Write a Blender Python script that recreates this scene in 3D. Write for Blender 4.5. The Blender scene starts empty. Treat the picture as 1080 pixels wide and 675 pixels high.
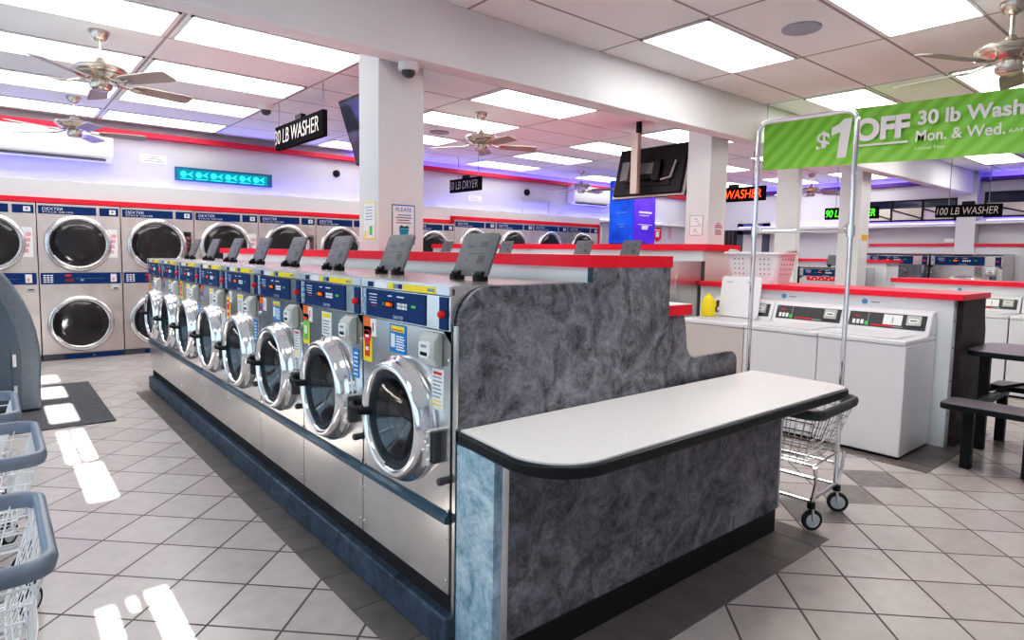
import bpy, bmesh, math, random
from mathutils import Vector, Matrix
random.seed(7)
PI = math.pi
SC = bpy.context.scene
COL = SC.collection

# ------------------------------------------------------------------ materials
MATS = {}
def new_mat(name):
    m = bpy.data.materials.new(name); m.use_nodes = True
    nt = m.node_tree; b = nt.nodes['Principled BSDF']
    return m, nt, b
def mat(name, col, rough=.5, metal=0., emit=None, es=0., noise=0., nscale=20., coat=0., bump=0., spec=.5):
    """plain procedural material: base colour broken up by a little noise"""
    if name in MATS: return MATS[name]
    m, nt, b = new_mat(name)
    c = (*col, 1)
    b.inputs['Base Color'].default_value = c
    b.inputs['Roughness'].default_value = rough
    b.inputs['Metallic'].default_value = metal
    b.inputs['Specular IOR Level'].default_value = spec
    if coat: b.inputs['Coat Weight'].default_value = coat
    tc = nt.nodes.new('ShaderNodeTexCoord')
    n = nt.nodes.new('ShaderNodeTexNoise'); n.inputs['Scale'].default_value = nscale
    n.inputs['Detail'].default_value = 4
    nt.links.new(tc.outputs['Object'], n.inputs['Vector'])
    if noise:
        r = nt.nodes.new('ShaderNodeValToRGB')
        r.color_ramp.elements[0].position = .3; r.color_ramp.elements[1].position = .7
        r.color_ramp.elements[0].color = (*[max(0, v*(1-noise)) for v in col], 1)
        r.color_ramp.elements[1].color = (*[min(1, v*(1+noise)) for v in col], 1)
        nt.links.new(n.outputs['Fac'], r.inputs['Fac']); nt.links.new(r.outputs['Color'], b.inputs['Base Color'])
    if bump:
        bp = nt.nodes.new('ShaderNodeBump'); bp.inputs['Strength'].default_value = bump
        nt.links.new(n.outputs['Fac'], bp.inputs['Height']); nt.links.new(bp.outputs['Normal'], b.inputs['Normal'])
    if emit:
        b.inputs['Emission Color'].default_value = (*emit, 1); b.inputs['Emission Strength'].default_value = es
    MATS[name] = m
    return m
def steel(name, col=(.62, .61, .6), rough=.3, stretch=(2, 2, 60), var=.12):
    if name in MATS: return MATS[name]
    m, nt, b = new_mat(name)
    b.inputs['Metallic'].default_value = .92
    tc = nt.nodes.new('ShaderNodeTexCoord'); mp = nt.nodes.new('ShaderNodeMapping')
    mp.inputs['Scale'].default_value = stretch
    n = nt.nodes.new('ShaderNodeTexNoise'); n.inputs['Scale'].default_value = 6; n.inputs['Detail'].default_value = 5
    nt.links.new(tc.outputs['Object'], mp.inputs['Vector']); nt.links.new(mp.outputs['Vector'], n.inputs['Vector'])
    n2 = nt.nodes.new('ShaderNodeTexNoise'); n2.inputs['Scale'].default_value = 3.5; n2.inputs['Detail'].default_value = 3
    nt.links.new(tc.outputs['Object'], n2.inputs['Vector'])
    r = nt.nodes.new('ShaderNodeValToRGB')
    r.color_ramp.elements[0].position = .3; r.color_ramp.elements[1].position = .7
    r.color_ramp.elements[0].color = (*[v*(1-var) for v in col], 1); r.color_ramp.elements[1].color = (*[min(1, v*(1+var)) for v in col], 1)
    nt.links.new(n2.outputs['Fac'], r.inputs['Fac']); nt.links.new(r.outputs['Color'], b.inputs['Base Color'])
    mr = nt.nodes.new('ShaderNodeMapRange'); mr.inputs['To Min'].default_value = rough-.03; mr.inputs['To Max'].default_value = rough+.04
    nt.links.new(n.outputs['Fac'], mr.inputs['Value']); nt.links.new(mr.outputs['Result'], b.inputs['Roughness'])
    bp = nt.nodes.new('ShaderNodeBump'); bp.inputs['Strength'].default_value = .02; bp.inputs['Distance'].default_value = .01
    nt.links.new(n2.outputs['Fac'], bp.inputs['Height']); nt.links.new(bp.outputs['Normal'], b.inputs['Normal'])
    MATS[name] = m
    return m
def marble(name, dark, light, scale=5., rough=.4, spec=.5, mid=.5):
    """swirly brushed laminate"""
    if name in MATS: return MATS[name]
    m, nt, b = new_mat(name)
    tc = nt.nodes.new('ShaderNodeTexCoord')
    n1 = nt.nodes.new('ShaderNodeTexNoise'); n1.inputs['Scale'].default_value = scale; n1.inputs['Detail'].default_value = 7
    n1.inputs['Roughness'].default_value = .62; n1.inputs['Distortion'].default_value = 1.6
    n2 = nt.nodes.new('ShaderNodeTexNoise'); n2.inputs['Scale'].default_value = scale*4.2; n2.inputs['Detail'].default_value = 5
    n2.inputs['Distortion'].default_value = 2.2
    mx = nt.nodes.new('ShaderNodeMath'); mx.operation = 'MULTIPLY_ADD'; mx.inputs[1].default_value = .45
    r = nt.nodes.new('ShaderNodeValToRGB')
    r.color_ramp.elements[0].position = .50; r.color_ramp.elements[1].position = .96
    r.color_ramp.elements[0].color = (*dark, 1); r.color_ramp.elements[1].color = (*light, 1)
    for n in (n1, n2): nt.links.new(tc.outputs['Object'], n.inputs['Vector'])
    nt.links.new(n2.outputs['Fac'], mx.inputs[0]); nt.links.new(n1.outputs['Fac'], mx.inputs[2])
    nt.links.new(mx.outputs[0], r.inputs['Fac']); nt.links.new(r.outputs['Color'], b.inputs['Base Color'])
    b.inputs['Roughness'].default_value = rough; b.inputs['Specular IOR Level'].default_value = spec
    MATS[name] = m
    return m
def glow(name, col, s):
    if name in MATS: return MATS[name]
    m = bpy.data.materials.new(name); m.use_nodes = True; nt = m.node_tree
    nt.nodes.clear()
    o = nt.nodes.new('ShaderNodeOutputMaterial'); e = nt.nodes.new('ShaderNodeEmission')
    e.inputs['Color'].default_value = (*col, 1); e.inputs['Strength'].default_value = s
    nt.links.new(e.outputs[0], o.inputs[0]); MATS[name] = m
    return m
def clear_glass(name, tint=(.9, .95, .97), gloss=.12):
    if name in MATS: return MATS[name]
    m = bpy.data.materials.new(name); m.use_nodes = True; nt = m.node_tree; nt.nodes.clear()
    o = nt.nodes.new('ShaderNodeOutputMaterial'); t = nt.nodes.new('ShaderNodeBsdfTransparent'); g = nt.nodes.new('ShaderNodeBsdfGlossy')
    t.inputs['Color'].default_value = (*tint, 1); g.inputs['Roughness'].default_value = .03
    mx = nt.nodes.new('ShaderNodeMixShader'); mx.inputs[0].default_value = gloss
    nt.links.new(t.outputs[0], mx.inputs[1]); nt.links.new(g.outputs[0], mx.inputs[2]); nt.links.new(mx.outputs[0], o.inputs[0])
    MATS[name] = m
    return m
def mnode(nt, op, a, b=None, c=None):
    n = nt.nodes.new('ShaderNodeMath'); n.operation = op
    for i, v in enumerate((a, b, c)):
        if v is None: continue
        if isinstance(v, (int, float)): n.inputs[i].default_value = v
        else: nt.links.new(v, n.inputs[i])
    return n.outputs[0]
def floor_mat():
    m, nt, b = new_mat('porcelain_floor_tile')
    g = nt.nodes.new('ShaderNodeNewGeometry'); s = nt.nodes.new('ShaderNodeSeparateXYZ')
    nt.links.new(g.outputs['Position'], s.inputs[0]); x, y = s.outputs[0], s.outputs[1]
    q = .70710678
    u = mnode(nt, 'MULTIPLY', mnode(nt, 'ADD', x, y), q); v = mnode(nt, 'MULTIPLY', mnode(nt, 'SUBTRACT', y, x), q)
    side = mnode(nt, 'GREATER_THAN', x, 1.1)          # the two floor fields on either side of the machine island
    u0 = mnode(nt, 'MULTIPLY_ADD', side, 2.49-2.11, 2.11); v0 = mnode(nt, 'MULTIPLY_ADD', side, -.95-1.60, 1.60)
    P = .2905
    us = mnode(nt, 'DIVIDE', mnode(nt, 'SUBTRACT', u, u0), P); vs = mnode(nt, 'DIVIDE', mnode(nt, 'SUBTRACT', v, v0), P)
    fu = mnode(nt, 'ABSOLUTE', mnode(nt, 'SUBTRACT', mnode(nt, 'FRACT', us), .5)); fv = mnode(nt, 'ABSOLUTE', mnode(nt, 'SUBTRACT', mnode(nt, 'FRACT', vs), .5))
    gr = mnode(nt, 'GREATER_THAN', mnode(nt, 'MAXIMUM', fu, fv), .5-.016)
    cx = nt.nodes.new('ShaderNodeCombineXYZ'); nt.links.new(mnode(nt, 'FLOOR', us), cx.inputs[0]); nt.links.new(mnode(nt, 'FLOOR', vs), cx.inputs[1])
    w = nt.nodes.new('ShaderNodeTexWhiteNoise'); w.noise_dimensions = '3D'; nt.links.new(cx.outputs[0], w.inputs['Vector'])
    r = nt.nodes.new('ShaderNodeValToRGB'); r.color_ramp.elements[0].color = (.50, .450, .425, 1); r.color_ramp.elements[1].color = (.57, .52, .495, 1)
    nt.links.new(w.outputs['Value'], r.inputs['Fac'])
    n = nt.nodes.new('ShaderNodeTexNoise'); n.inputs['Scale'].default_value = 14; n.inputs['Detail'].default_value = 8
    nt.links.new(g.outputs['Position'], n.inputs['Vector'])
    mot = nt.nodes.new('ShaderNodeMix'); mot.data_type = 'RGBA'; mot.blend_type = 'MULTIPLY'; mot.inputs[0].default_value = .28
    rr = nt.nodes.new('ShaderNodeValToRGB'); rr.color_ramp.elements[0].position = .3; rr.color_ramp.elements[0].color = (.72, .70, .69, 1); rr.color_ramp.elements[1].position = .65; rr.color_ramp.elements[1].color = (1, 1, 1, 1)
    nt.links.new(n.outputs['Fac'], rr.inputs['Fac']); nt.links.new(r.outputs['Color'], mot.inputs[6]); nt.links.new(rr.outputs['Color'], mot.inputs[7])
    mx = nt.nodes.new('ShaderNodeMix'); mx.data_type = 'RGBA'; nt.links.new(gr, mx.inputs[0]); nt.links.new(mot.outputs[2], mx.inputs[6]); mx.inputs[7].default_value = (.11, .095, .09, 1)
    nt.links.new(mx.outputs[2], b.inputs['Base Color'])
    nt.links.new(mnode(nt, 'MULTIPLY_ADD', gr, .5, .22), b.inputs['Roughness'])
    return m
def ceiling_mat():
    m, nt, b = new_mat('acoustic_ceiling_tile')
    g = nt.nodes.new('ShaderNodeNewGeometry'); s = nt.nodes.new('ShaderNodeSeparateXYZ')
    nt.links.new(g.outputs['Position'], s.inputs[0]); x, y = s.outputs[0], s.outputs[1]
    near = mnode(nt, 'LESS_THAN', y, 3.6)
    def grid(x0, px, y0, py, wx):
        fx = mnode(nt, 'ABSOLUTE', mnode(nt, 'SUBTRACT', mnode(nt, 'FRACT', mnode(nt, 'DIVIDE', mnode(nt, 'SUBTRACT', x, x0), px)), .5))
        fy = mnode(nt, 'ABSOLUTE', mnode(nt, 'SUBTRACT', mnode(nt, 'FRACT', mnode(nt, 'DIVIDE', mnode(nt, 'SUBTRACT', y, y0), py)), .5))
        return mnode(nt, 'MAXIMUM', mnode(nt, 'GREATER_THAN', fx, .5-wx/px), mnode(nt, 'GREATER_THAN', fy, .5-wx/py))
    ga = grid(1.11, 1.40, 4.87, .6655, .011); gb = grid(5.08, 1.29, 3.11, .605, .011)
    gr = mnode(nt, 'ADD', mnode(nt, 'MULTIPLY', ga, mnode(nt, 'SUBTRACT', 1, near)), mnode(nt, 'MULTIPLY', gb, near))
    n = nt.nodes.new('ShaderNodeTexNoise'); n.inputs['Scale'].default_value = 1.1; n.inputs['Detail'].default_value = 5
    nt.links.new(g.outputs['Position'], n.inputs['Vector'])
    r = nt.nodes.new('ShaderNodeValToRGB'); r.color_ramp.elements[0].position = .3; r.color_ramp.elements[1].position = .7
    r.color_ramp.elements[0].color = (.80, .81, .80, 1); r.color_ramp.elements[1].color = (.88, .89, .88, 1); nt.links.new(n.outputs['Fac'], r.inputs['Fac'])
    mx = nt.nodes.new('ShaderNodeMix'); mx.data_type = 'RGBA'; nt.links.new(gr, mx.inputs[0]); nt.links.new(r.outputs['Color'], mx.inputs[6]); mx.inputs[7].default_value = (.40, .39, .385, 1)
    nt.links.new(mx.outputs[2], b.inputs['Base Color']); b.inputs['Roughness'].default_value = .9
    return m

M_WHITE = mat('white_paint', (.74, .735, .73), .55, noise=.03, nscale=2)
M_WALL = mat('pale_wall_paint', (.56, .545, .575), .6, noise=.03, nscale=1.5)
M_BEAM = mat('beam_paint', (.75, .745, .75), .6, noise=.03, nscale=1.5)
M_RED = mat('red_laminate', (.86, .016, .05), .35, noise=.06)
M_REDTRIM = mat('red_trim_paint', (.60, .01, .045), .45, noise=.05)
M_STEEL = steel('brushed_stainless', (.66, .645, .63), .22, (2, 2, 60), .08)
M_STEELD = steel('dryer_stainless', (.63, .575, .545), .42, (60, 2, 2))
M_CHROME = steel('polished_chrome', (.86, .86, .87), .09, (1, 1, 1), .05)
M_WIRE = mat('bright_zinc_wire', (.75, .75, .76), .25, .9)
M_WIREW = mat('white_coated_wire', (.82, .82, .84), .35, 0, noise=.03)
M_BLACK = mat('black_plastic', (.012, .012, .014), .45, noise=.2, spec=.25)
M_MATTE = mat('matte_black_sign_case', (.010, .010, .011), .85, noise=.2, spec=.05)
M_RUBBER = mat('black_rubber', (.02, .02, .022), .75, noise=.2)
M_DGREY = mat('dark_grey_plastic', (.075, .08, .085), .45, noise=.12)
M_LID = mat('grey_lid_plastic', (.12, .125, .13), .42, noise=.1)
M_BLUE = mat('dark_blue_panel', (.006, .045, .155), .4, noise=.1, spec=.2)
M_BLUEL = mat('bright_blue_film', (.02, .22, .52), .4, noise=.05)
M_TRIM = mat('slate_blue_trim', (.035, .09, .13), .35, noise=.15)
M_OFFW = mat('white_print', (.85, .85, .84), .5, noise=.02)
M_YEL = mat('yellow_print', (.92, .72, .03), .5, noise=.04)
M_ORG = mat('orange_print', (.85, .18, .03), .5, noise=.04)
M_REDP = mat('red_print', (.75, .02, .03), .4, noise=.04)
M_GRN = mat('green_print', (.10, .55, .12), .5, noise=.04)
M_INK = mat('grey_print', (.28, .30, .33), .6, noise=.04)
M_MARB = marble('charcoal_marbled_laminate', (.052, .050, .060), (.34, .335, .37), 7.0, .42, .3)
M_MARB_DAYLIT = marble('daylit_marbled_laminate', (.16, .28, .36), (.62, .75, .82), 6.0, .4)  # same laminate as the charcoal one, with blue daylight put into its colour
M_CURB = marble('blue_black_curb', (.014, .026, .045), (.11, .165, .23), 7, .45)
M_PURP = marble('dark_plum_laminate', (.028, .016, .021), (.085, .052, .064), 6, .45, .2)
M_COUNT = mat('speckled_white_laminate', (.80, .785, .765), .26, noise=.08, nscale=260)
M_EDGE = mat('black_vinyl_edge', (.012, .014, .018), .3, noise=.15, spec=.35)
M_ALU = mat('brushed_aluminium', (.72, .73, .74), .35, .8, noise=.05)
M_APPL = mat('white_enamel', (.80, .80, .83), .28, noise=.015, nscale=3, coat=.2)
M_APPB = mat('beige_enamel', (.64, .59, .55), .3, noise=.03, nscale=3, coat=.2)
M_CONS = mat('console_charcoal', (.07, .072, .075), .4, noise=.1)
M_PLATE = mat('pale_grey_plastic', (.50, .51, .47), .4, noise=.04)
M_NICKEL = steel('brushed_nickel', (.60, .55, .49), .25, (2, 2, 30))
M_BLADE = mat('taupe_fan_blade', (.36, .33, .295), .45, noise=.08, nscale=8)
M_PLUMB = mat('painted_bulkhead', (.78, .82, .84), .5, noise=.03, nscale=2)
M_BEIGE = mat('warm_grey_panel', (.62, .595, .575), .55, noise=.04, nscale=3)
M_TABLE = mat('plum_grey_tabletop', (.20, .185, .205), .35, noise=.12, nscale=60)
M_KIOSK = mat('slate_cabinet', (.085, .115, .145), .42, noise=.08)
M_KIOSK2 = mat('light_slate_cabinet', (.14, .16, .185), .45, noise=.08)
M_BUMP = mat('slate_blue_bumper', (.20, .235, .285), .35, noise=.08)
M_MAT = mat('charcoal_floor_mat', (.10, .10, .105), .95, noise=.3, nscale=60, bump=.5)
M_BORD = mat('brown_grey_tile', (.175, .153, .142), .35, noise=.14, nscale=9)
M_DIAM = mat('grey_slate_tile', (.24, .225, .215), .4, noise=.12, nscale=20)
M_BLKGLS = mat('dark_door_glass', (.034, .031, .033), .12, noise=.25, nscale=4, coat=.3)
M_GASK = mat('slate_door_gasket', (.018, .030, .042), .4, noise=.1, spec=.35)
M_SCREEN = mat('dark_screen', (.05, .055, .08), .15, noise=.3, nscale=3)
M_GREEN = None
M_LIGHT = glow('light_diffuser', (1, .985, .96), 7.5)
M_LIGHT2 = glow('far_light_diffuser', (1, .985, .96), 4.)
M_LEDBLUE = glow('blue_led', (.12, .12, 1.), 24.)
M_LEDVIO = glow('violet_led', (.17, .12, 1.), 24.)
M_PORC = mat('light_wheel_plastic', (.55, .58, .62), .4)
M_BASK = mat('white_basket_plastic', (.82, .83, .86), .45, noise=.02)
M_GLASS = clear_glass('clear_pane')

# ------------------------------------------------------------------ mesh helpers
class MB:
    def __init__(s): s.bm = bmesh.new(); s.mats = []
    def mi(s, m):
        if m not in s.mats: s.mats.append(m)
        return s.mats.index(m)
    def face(s, pts, m):
        vs = [s.bm.verts.new(p) for p in pts]
        f = s.bm.faces.new(vs); f.material_index = s.mi(m); return f
    def box(s, x0, x1, y0, y1, z0, z1, m):
        v = [s.bm.verts.new(p) for p in ((x0,y0,z0),(x1,y0,z0),(x1,y1,z0),(x0,y1,z0),(x0,y0,z1),(x1,y0,z1),(x1,y1,z1),(x0,y1,z1))]
        k = s.mi(m)
        for a in ((3,2,1,0),(4,5,6,7),(0,1,5,4),(1,2,6,5),(2,3,7,6),(3,0,4,7)):
            s.bm.faces.new([v[i] for i in a]).material_index = k
        return v
    def obox(s, c, size, M3, m):
        hx, hy, hz = [d/2 for d in size]
        v = s.box(-hx, hx, -hy, hy, -hz, hz, m)
        for q in v: q.co = Vector(c) + M3 @ q.co
    def ring(s, pts): return [s.bm.verts.new(p) for p in pts]
    def bridge(s, a, b, m, closed=True):
        k = s.mi(m); n = len(a)
        for i in range(n if closed else n-1):
            j = (i+1) % n
            s.bm.faces.new((a[i], a[j], b[j], b[i])).material_index = k
    def cyl(s, p0, p1, r, m, n=12, r2=None, cap=True):
        p0, p1 = Vector(p0), Vector(p1); d = (p1-p0).normalized()
        t = d.orthogonal().normalized(); u = d.cross(t)
        r2 = r if r2 is None else r2
        A = s.ring([p0+(t*math.cos(a)+u*math.sin(a))*r for a in [2*PI*i/n for i in range(n)]])
        B = s.ring([p1+(t*math.cos(a)+u*math.sin(a))*r2 for a in [2*PI*i/n for i in range(n)]])
        s.bridge(A, B, m); k = s.mi(m)
        if cap:
            s.bm.faces.new(A[::-1]).material_index = k; s.bm.faces.new(B).material_index = k
    def tube(s, pts, r, m, n=8, closed=False):
        pts = [Vector(p) for p in pts]; rings = []; L = len(pts)
        up = None
        for i, p in enumerate(pts):
            a = pts[(i-1) % L] if closed or i > 0 else p
            b = pts[(i+1) % L] if closed or i < L-1 else p
            d = (b-a).normalized()
            if up is None: up = d.orthogonal().normalized()
            up = (up - d*up.dot(d))
            up = up.normalized() if up.length > 1e-6 else d.orthogonal().normalized()
            w = d.cross(up)
            rings.append(s.ring([p+(up*math.cos(q)+w*math.sin(q))*r for q in [2*PI*k/n for k in range(n)]]))
        for i in range(L if closed else L-1): s.bridge(rings[i], rings[(i+1) % L], m)
        if not closed:
            k = s.mi(m); s.bm.faces.new(rings[0][::-1]).material_index = k; s.bm.faces.new(rings[-1]).material_index = k
    def lathe(s, prof, o, axis, m, n=32, capa=False, capb=False):
        """prof: (radius, distance along axis)"""
        o = Vector(o); d = Vector(axis).normalized(); t = d.orthogonal().normalized(); u = d.cross(t); rings = []
        for r, h in prof:
            rings.append(s.ring([o+d*h+(t*math.cos(a)+u*math.sin(a))*r for a in [2*PI*i/n for i in range(n)]]))
        for a, b in zip(rings, rings[1:]): s.bridge(a, b, m)
        k = s.mi(m)
        if capa: s.bm.faces.new(rings[0][::-1]).material_index = k
        if capb: s.bm.faces.new(rings[-1]).material_index = k
    def prism(s, poly, plane, a, b, m, mtop=None):
        """poly in 2D; plane 'xy' (extrude z), 'xz' (extrude y), 'yz' (extrude x)"""
        f = {'xy': lambda p, h: (p[0], p[1], h), 'xz': lambda p, h: (p[0], h, p[1]), 'yz': lambda p, h: (h, p[0], p[1])}[plane]
        A = s.ring([f(p, a) for p in poly]); B = s.ring([f(p, b) for p in poly]); s.bridge(A, B, m)
        k = s.mi(mtop or m); s.bm.faces.new(A[::-1]).material_index = s.mi(m); s.bm.faces.new(B).material_index = k
    def sweep(s, path, prof, m, closed=True):
        """path: horizontal polyline (x,y,z); prof: closed list of (outward, up)"""
        P = [Vector(p) for p in path]; L = len(P); rings = []
        for i, p in enumerate(P):
            a = P[(i-1) % L] if closed or i else p; b = P[(i+1) % L] if closed or i < L-1 else p
            d = (b-a); d.z = 0; d.normalize(); o = Vector((d.y, -d.x, 0))
            rings.append(s.ring([p+o*q[0]+Vector((0, 0, q[1])) for q in prof]))
        for i in range(L if closed else L-1): s.bridge(rings[i], rings[(i+1) % L], m)
        if not closed:
            k = s.mi(m); s.bm.faces.new(rings[0][::-1]).material_index = k; s.bm.faces.new(rings[-1]).material_index = k
    def build(s, name, parent=None, world=True, bevel=0., seg=2, ang=35):
        bmesh.ops.recalc_face_normals(s.bm, faces=s.bm.faces[:])
        me = bpy.data.meshes.new(name); s.bm.to_mesh(me); s.bm.free()
        for m in s.mats: me.materials.append(m)
        if parent is not None and world: me.transform(Matrix.Translation(-wloc(parent)))
        for p in me.polygons: p.use_smooth = True
        me.set_sharp_from_angle(angle=math.radians(ang))
        o = bpy.data.objects.new(name, me); COL.objects.link(o)
        if parent is not None: o.parent = parent
        if bevel:
            b = o.modifiers.new('bevel', 'BEVEL'); b.width = bevel; b.segments = seg; b.limit_method = 'ANGLE'; b.angle_limit = math.radians(40)
        return o
def wloc(o):
    v = Vector(o.location)
    while o.parent: o = o.parent; v += Vector(o.location)
    return v
def tag(o, label, cat, group=None):
    o['label'] = label; o['category'] = cat
    if group: o['group'] = group
    return o
def thing(name, label, cat, loc=(0, 0, 0), group=None):
    o = bpy.data.objects.new(name, None); COL.objects.link(o); o.location = loc; o.empty_display_size = .1
    return tag(o, label, cat, group)
def struct(o): o['kind'] = 'structure'; return o
def dup(root, loc, rotz=0., label=None, group=None, scale=None):
    def cp(o, par):
        c = o.copy(); COL.objects.link(c)
        if par is not None: c.parent = par
        for ch in list(o.children): cp(ch, c)
        return c
    r = cp(root, None); r.location = loc; r.rotation_euler = (0, 0, rotz)
    if scale: r.scale = scale
    if label: r['label'] = label
    if group: r['group'] = group
    return r
TXT = {}
def text_mesh(s, size, m, thick=0., bold=0.):
    key = (s, size, m.name, thick, bold)
    if key in TXT: return TXT[key]
    cu = bpy.data.curves.new('t', 'FONT'); cu.body = s; cu.size = size; cu.align_x = 'CENTER'; cu.align_y = 'CENTER'
    cu.extrude = thick; cu.offset = bold
    o = bpy.data.objects.new('t', cu); COL.objects.link(o)
    dg = bpy.context.evaluated_depsgraph_get()
    me = bpy.data.meshes.new_from_object(o.evaluated_get(dg))
    bpy.data.objects.remove(o); me.materials.clear(); me.materials.append(m)
    TXT[key] = me
    return me
FACE = {'-x': Matrix(((0, 0, -1), (-1, 0, 0), (0, 1, 0))), '-y': Matrix(((1, 0, 0), (0, 0, -1), (0, 1, 0))), '+x': Matrix(((0, 0, 1), (1, 0, 0), (0, 1, 0)))}
def text(name, s, pos, width, height, facing, m, parent, thick=.001, bold=0., world=True, shear=0.):
    """lettering fitted to width x height (height None keeps the font's own), facing an axis"""
    me = text_mesh(s, 1., m, 0., bold).copy(); me.name = name
    xs = [v.co.x for v in me.vertices]; ys = [v.co.y for v in me.vertices]
    w = max(xs)-min(xs); h = max(ys)-min(ys); cx = (max(xs)+min(xs))/2; cy = (max(ys)+min(ys))/2
    sx = width/w; sy = (height/h) if height else sx
    Mx = FACE[facing].to_4x4()
    sh = Matrix.Identity(4); sh[0][1] = shear
    me.transform(Mx @ sh @ Matrix.Diagonal((sx, sy, 1, 1)) @ Matrix.Translation((-cx, -cy, 0)))
    p = Vector(pos) - (wloc(parent) if (parent is not None and world) else Vector())
    me.transform(Matrix.Translation(p))
    o = bpy.data.objects.new(name, me); COL.objects.link(o)
    if parent is not None: o.parent = parent
    return o
def rrect(x0, x1, y0, y1, r, n=5):
    out = []
    for cx, cy, a0 in ((x1-r, y0+r, -PI/2), (x1-r, y1-r, 0), (x0+r, y1-r, PI/2), (x0+r, y0+r, PI)):
        for i in range(n+1):
            a = a0+PI/2*i/n; out.append((cx+r*math.cos(a), cy+r*math.sin(a)))
    return out

# ------------------------------------------------------------------ room shell
CEIL = 3.0; XL, XR, YF, YB = -1.75, 14.0, -2.25, 9.72
m = MB(); m.box(XL-.2, XR+.2, YF-.2, YB+.2, -.08, 0, floor_mat()); struct(m.build('floor'))
m = MB(); m.box(XL-.2, XR+.2, YF-.2, YB+.2, CEIL, CEIL+.08, ceiling_mat()); struct(m.build('ceiling'))
m = MB(); m.box(XL-.2, XR+.2, YB, YB+.12, 0, CEIL, M_WALL); struct(m.build('wall_back'))
m = MB(); m.box(XR, XR+.12, YF, YB, 0, CEIL, M_WALL); struct(m.build('wall_right'))
# left wall: shop window band
m = MB()
m.box(XL-.12, XL, YF, YB, 0, .35, M_WALL); m.box(XL-.12, XL, YF, YB, 2.5, CEIL, M_WALL)
for a, b in ((YF, -1.9), (.9, 1.1), (3.9, 4.1), (8.6, YB)): m.box(XL-.12, XL, a, b, .35, 2.5, M_WALL)
struct(m.build('wall_left'))
for i, (a, b) in enumerate(((-1.9, .9), (1.1, 3.9), (4.1, 8.6))):
    m = MB()
    k = max(2, round((b-a)/1.4))
    for j in range(k+1):
        y = a+(b-a)*j/k; m.box(XL-.08, XL-.02, max(a, y-.025), min(b, y+.025), .35, 2.5, M_ALU)
    m.box(XL-.08, XL-.02, a, b, .35, .40, M_ALU); m.box(XL-.08, XL-.02, a, b, 2.45, 2.5, M_ALU)
    w = struct(m.build('window_%d' % (i+1)))
    m = MB(); m.box(XL-.055, XL-.045, a+.02, b-.02, .40, 2.45, M_GLASS); m.build('pane', w)
# front wall behind the camera: low sun reaches the floor only through slots added to shape its patches
TE = .27
def zfor(y): return (y-YF)*TE
bars = [(.315, .50, 7.85, 8.25), (.315, .50, 7.0, 7.55), (.315, .50, 6.0, 6.68), (.335, .395, 4.82, 5.7), (.425, .495, 4.85, 5.7), (.365, .505, 4.02, 4.75),
        (.43, .51, 1.9, 2.82), (.26, .32, 2.52, 2.78), (.365, .395, 2.7, 2.8)]
xs = sorted({XL, XR} | {v for b in bars for v in b[:2]}); zs = sorted({0, CEIL} | {zfor(v) for b in bars for v in b[2:]})
m = MB()
for i in range(len(xs)-1):
    j = 0
    while j < len(zs)-1:
        cx = (xs[i]+xs[i+1])/2
        op = lambda q: any(b[0] < cx < b[1] and zfor(b[2]) < (zs[q]+zs[q+1])/2 < zfor(b[3]) for b in bars)
        if op(j): j += 1; continue
        k = j
        while k < len(zs)-1 and not op(k): k += 1
        m.box(xs[i], xs[i+1], YF-.02, YF, zs[j], zs[k], M_WALL); j = k
struct(m.build('wall_front'))

# columns and ceiling beam
m = MB(); m.box(XL, XR, 3.50, 3.66, 2.6, CEIL, M_BEAM); struct(m.build('ceiling_beam', bevel=.004))
for n, (x0, x1, y0, y1) in enumerate(((1.96, 2.30, 3.72, 4.0), (5.74, 6.06, 3.73, 4.01), (7.98, 8.10, 3.90, 4.18), (9.52, 9.84, 3.73, 4.03))):
    m = MB(); m.box(x0, x1, y0, y1, 0, CEIL, M_WHITE); struct(m.build('column', bevel=.006))
m = MB(); m.box(13.75, XR, 3.42, 3.72, 0, CEIL, M_WALL); struct(m.build('column', bevel=.004))

# stepped bulkhead over the dryers, with a light ledge
DY = 9.32
m = MB()
m.box(XL, 6.36, DY+.02, YB, 1.90, 2.17, M_WHITE); m.box(6.36, 10.25, DY+.02, YB, 1.98, 2.17, M_WHITE)
m.box(10.17, 10.34, DY+.02, YB, 0, 1.99, M_WHITE)
m.box(10.34, XR, DY+.25, YB, 2.12, 2.17, M_WHITE)
struct(m.build('dryer_bulkhead', bevel=.004))
m = MB()
m.box(XL, 6.36, DY-.012, DY+.02, 1.895, 1.955, M_RED); m.box(6.36, 10.2, DY-.012, DY+.02, 1.97, 2.03, M_RED); m.box(6.33, 6.39, DY-.012, DY+.02, 1.895, 2.03, M_RED)
m.box(10.17, 10.22, DY-.012, DY+.02, 1.3, 2.0, M_RED)
struct(m.build('trim_1'))
m = MB(); m.box(XL, XR-.14, YB-.13, YB-.11, 2.835, 2.90, M_REDTRIM); m.box(XL, XR, YB-.11, YB, 2.835, 2.845, M_REDTRIM)
M_REDTRIM_LIT = mat('red_trim_violet_lit', (.09, .015, .22), .5)  # red trim, with the blue strip light on it put into its colour
for a, b in ((3.72, YB-.13), (YF, 3.42)): m.box(XR-.13, XR-.11, a, b, 2.835, 2.90, M_REDTRIM_LIT); m.box(XR-.11, XR, a, b, 2.835, 2.845, M_REDTRIM_LIT)
struct(m.build('trim_2'))
def led(label, x0, x1, y0, y1, z0, z1, mt):
    m = MB(); m.box(x0, x1, y0, y1, z0, z1, mt); return tag(m.build('led_strip'), label, 'light')
led('blue light strip on the ledge above the first six dryers', -.9, 6.0, YB-.09, YB-.06, 2.175, 2.185, M_LEDBLUE)
led('blue light strip on the ledge above the raised dryers', 6.3, 9.3, YB-.09, YB-.06, 2.175, 2.185, M_LEDBLUE)
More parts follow.
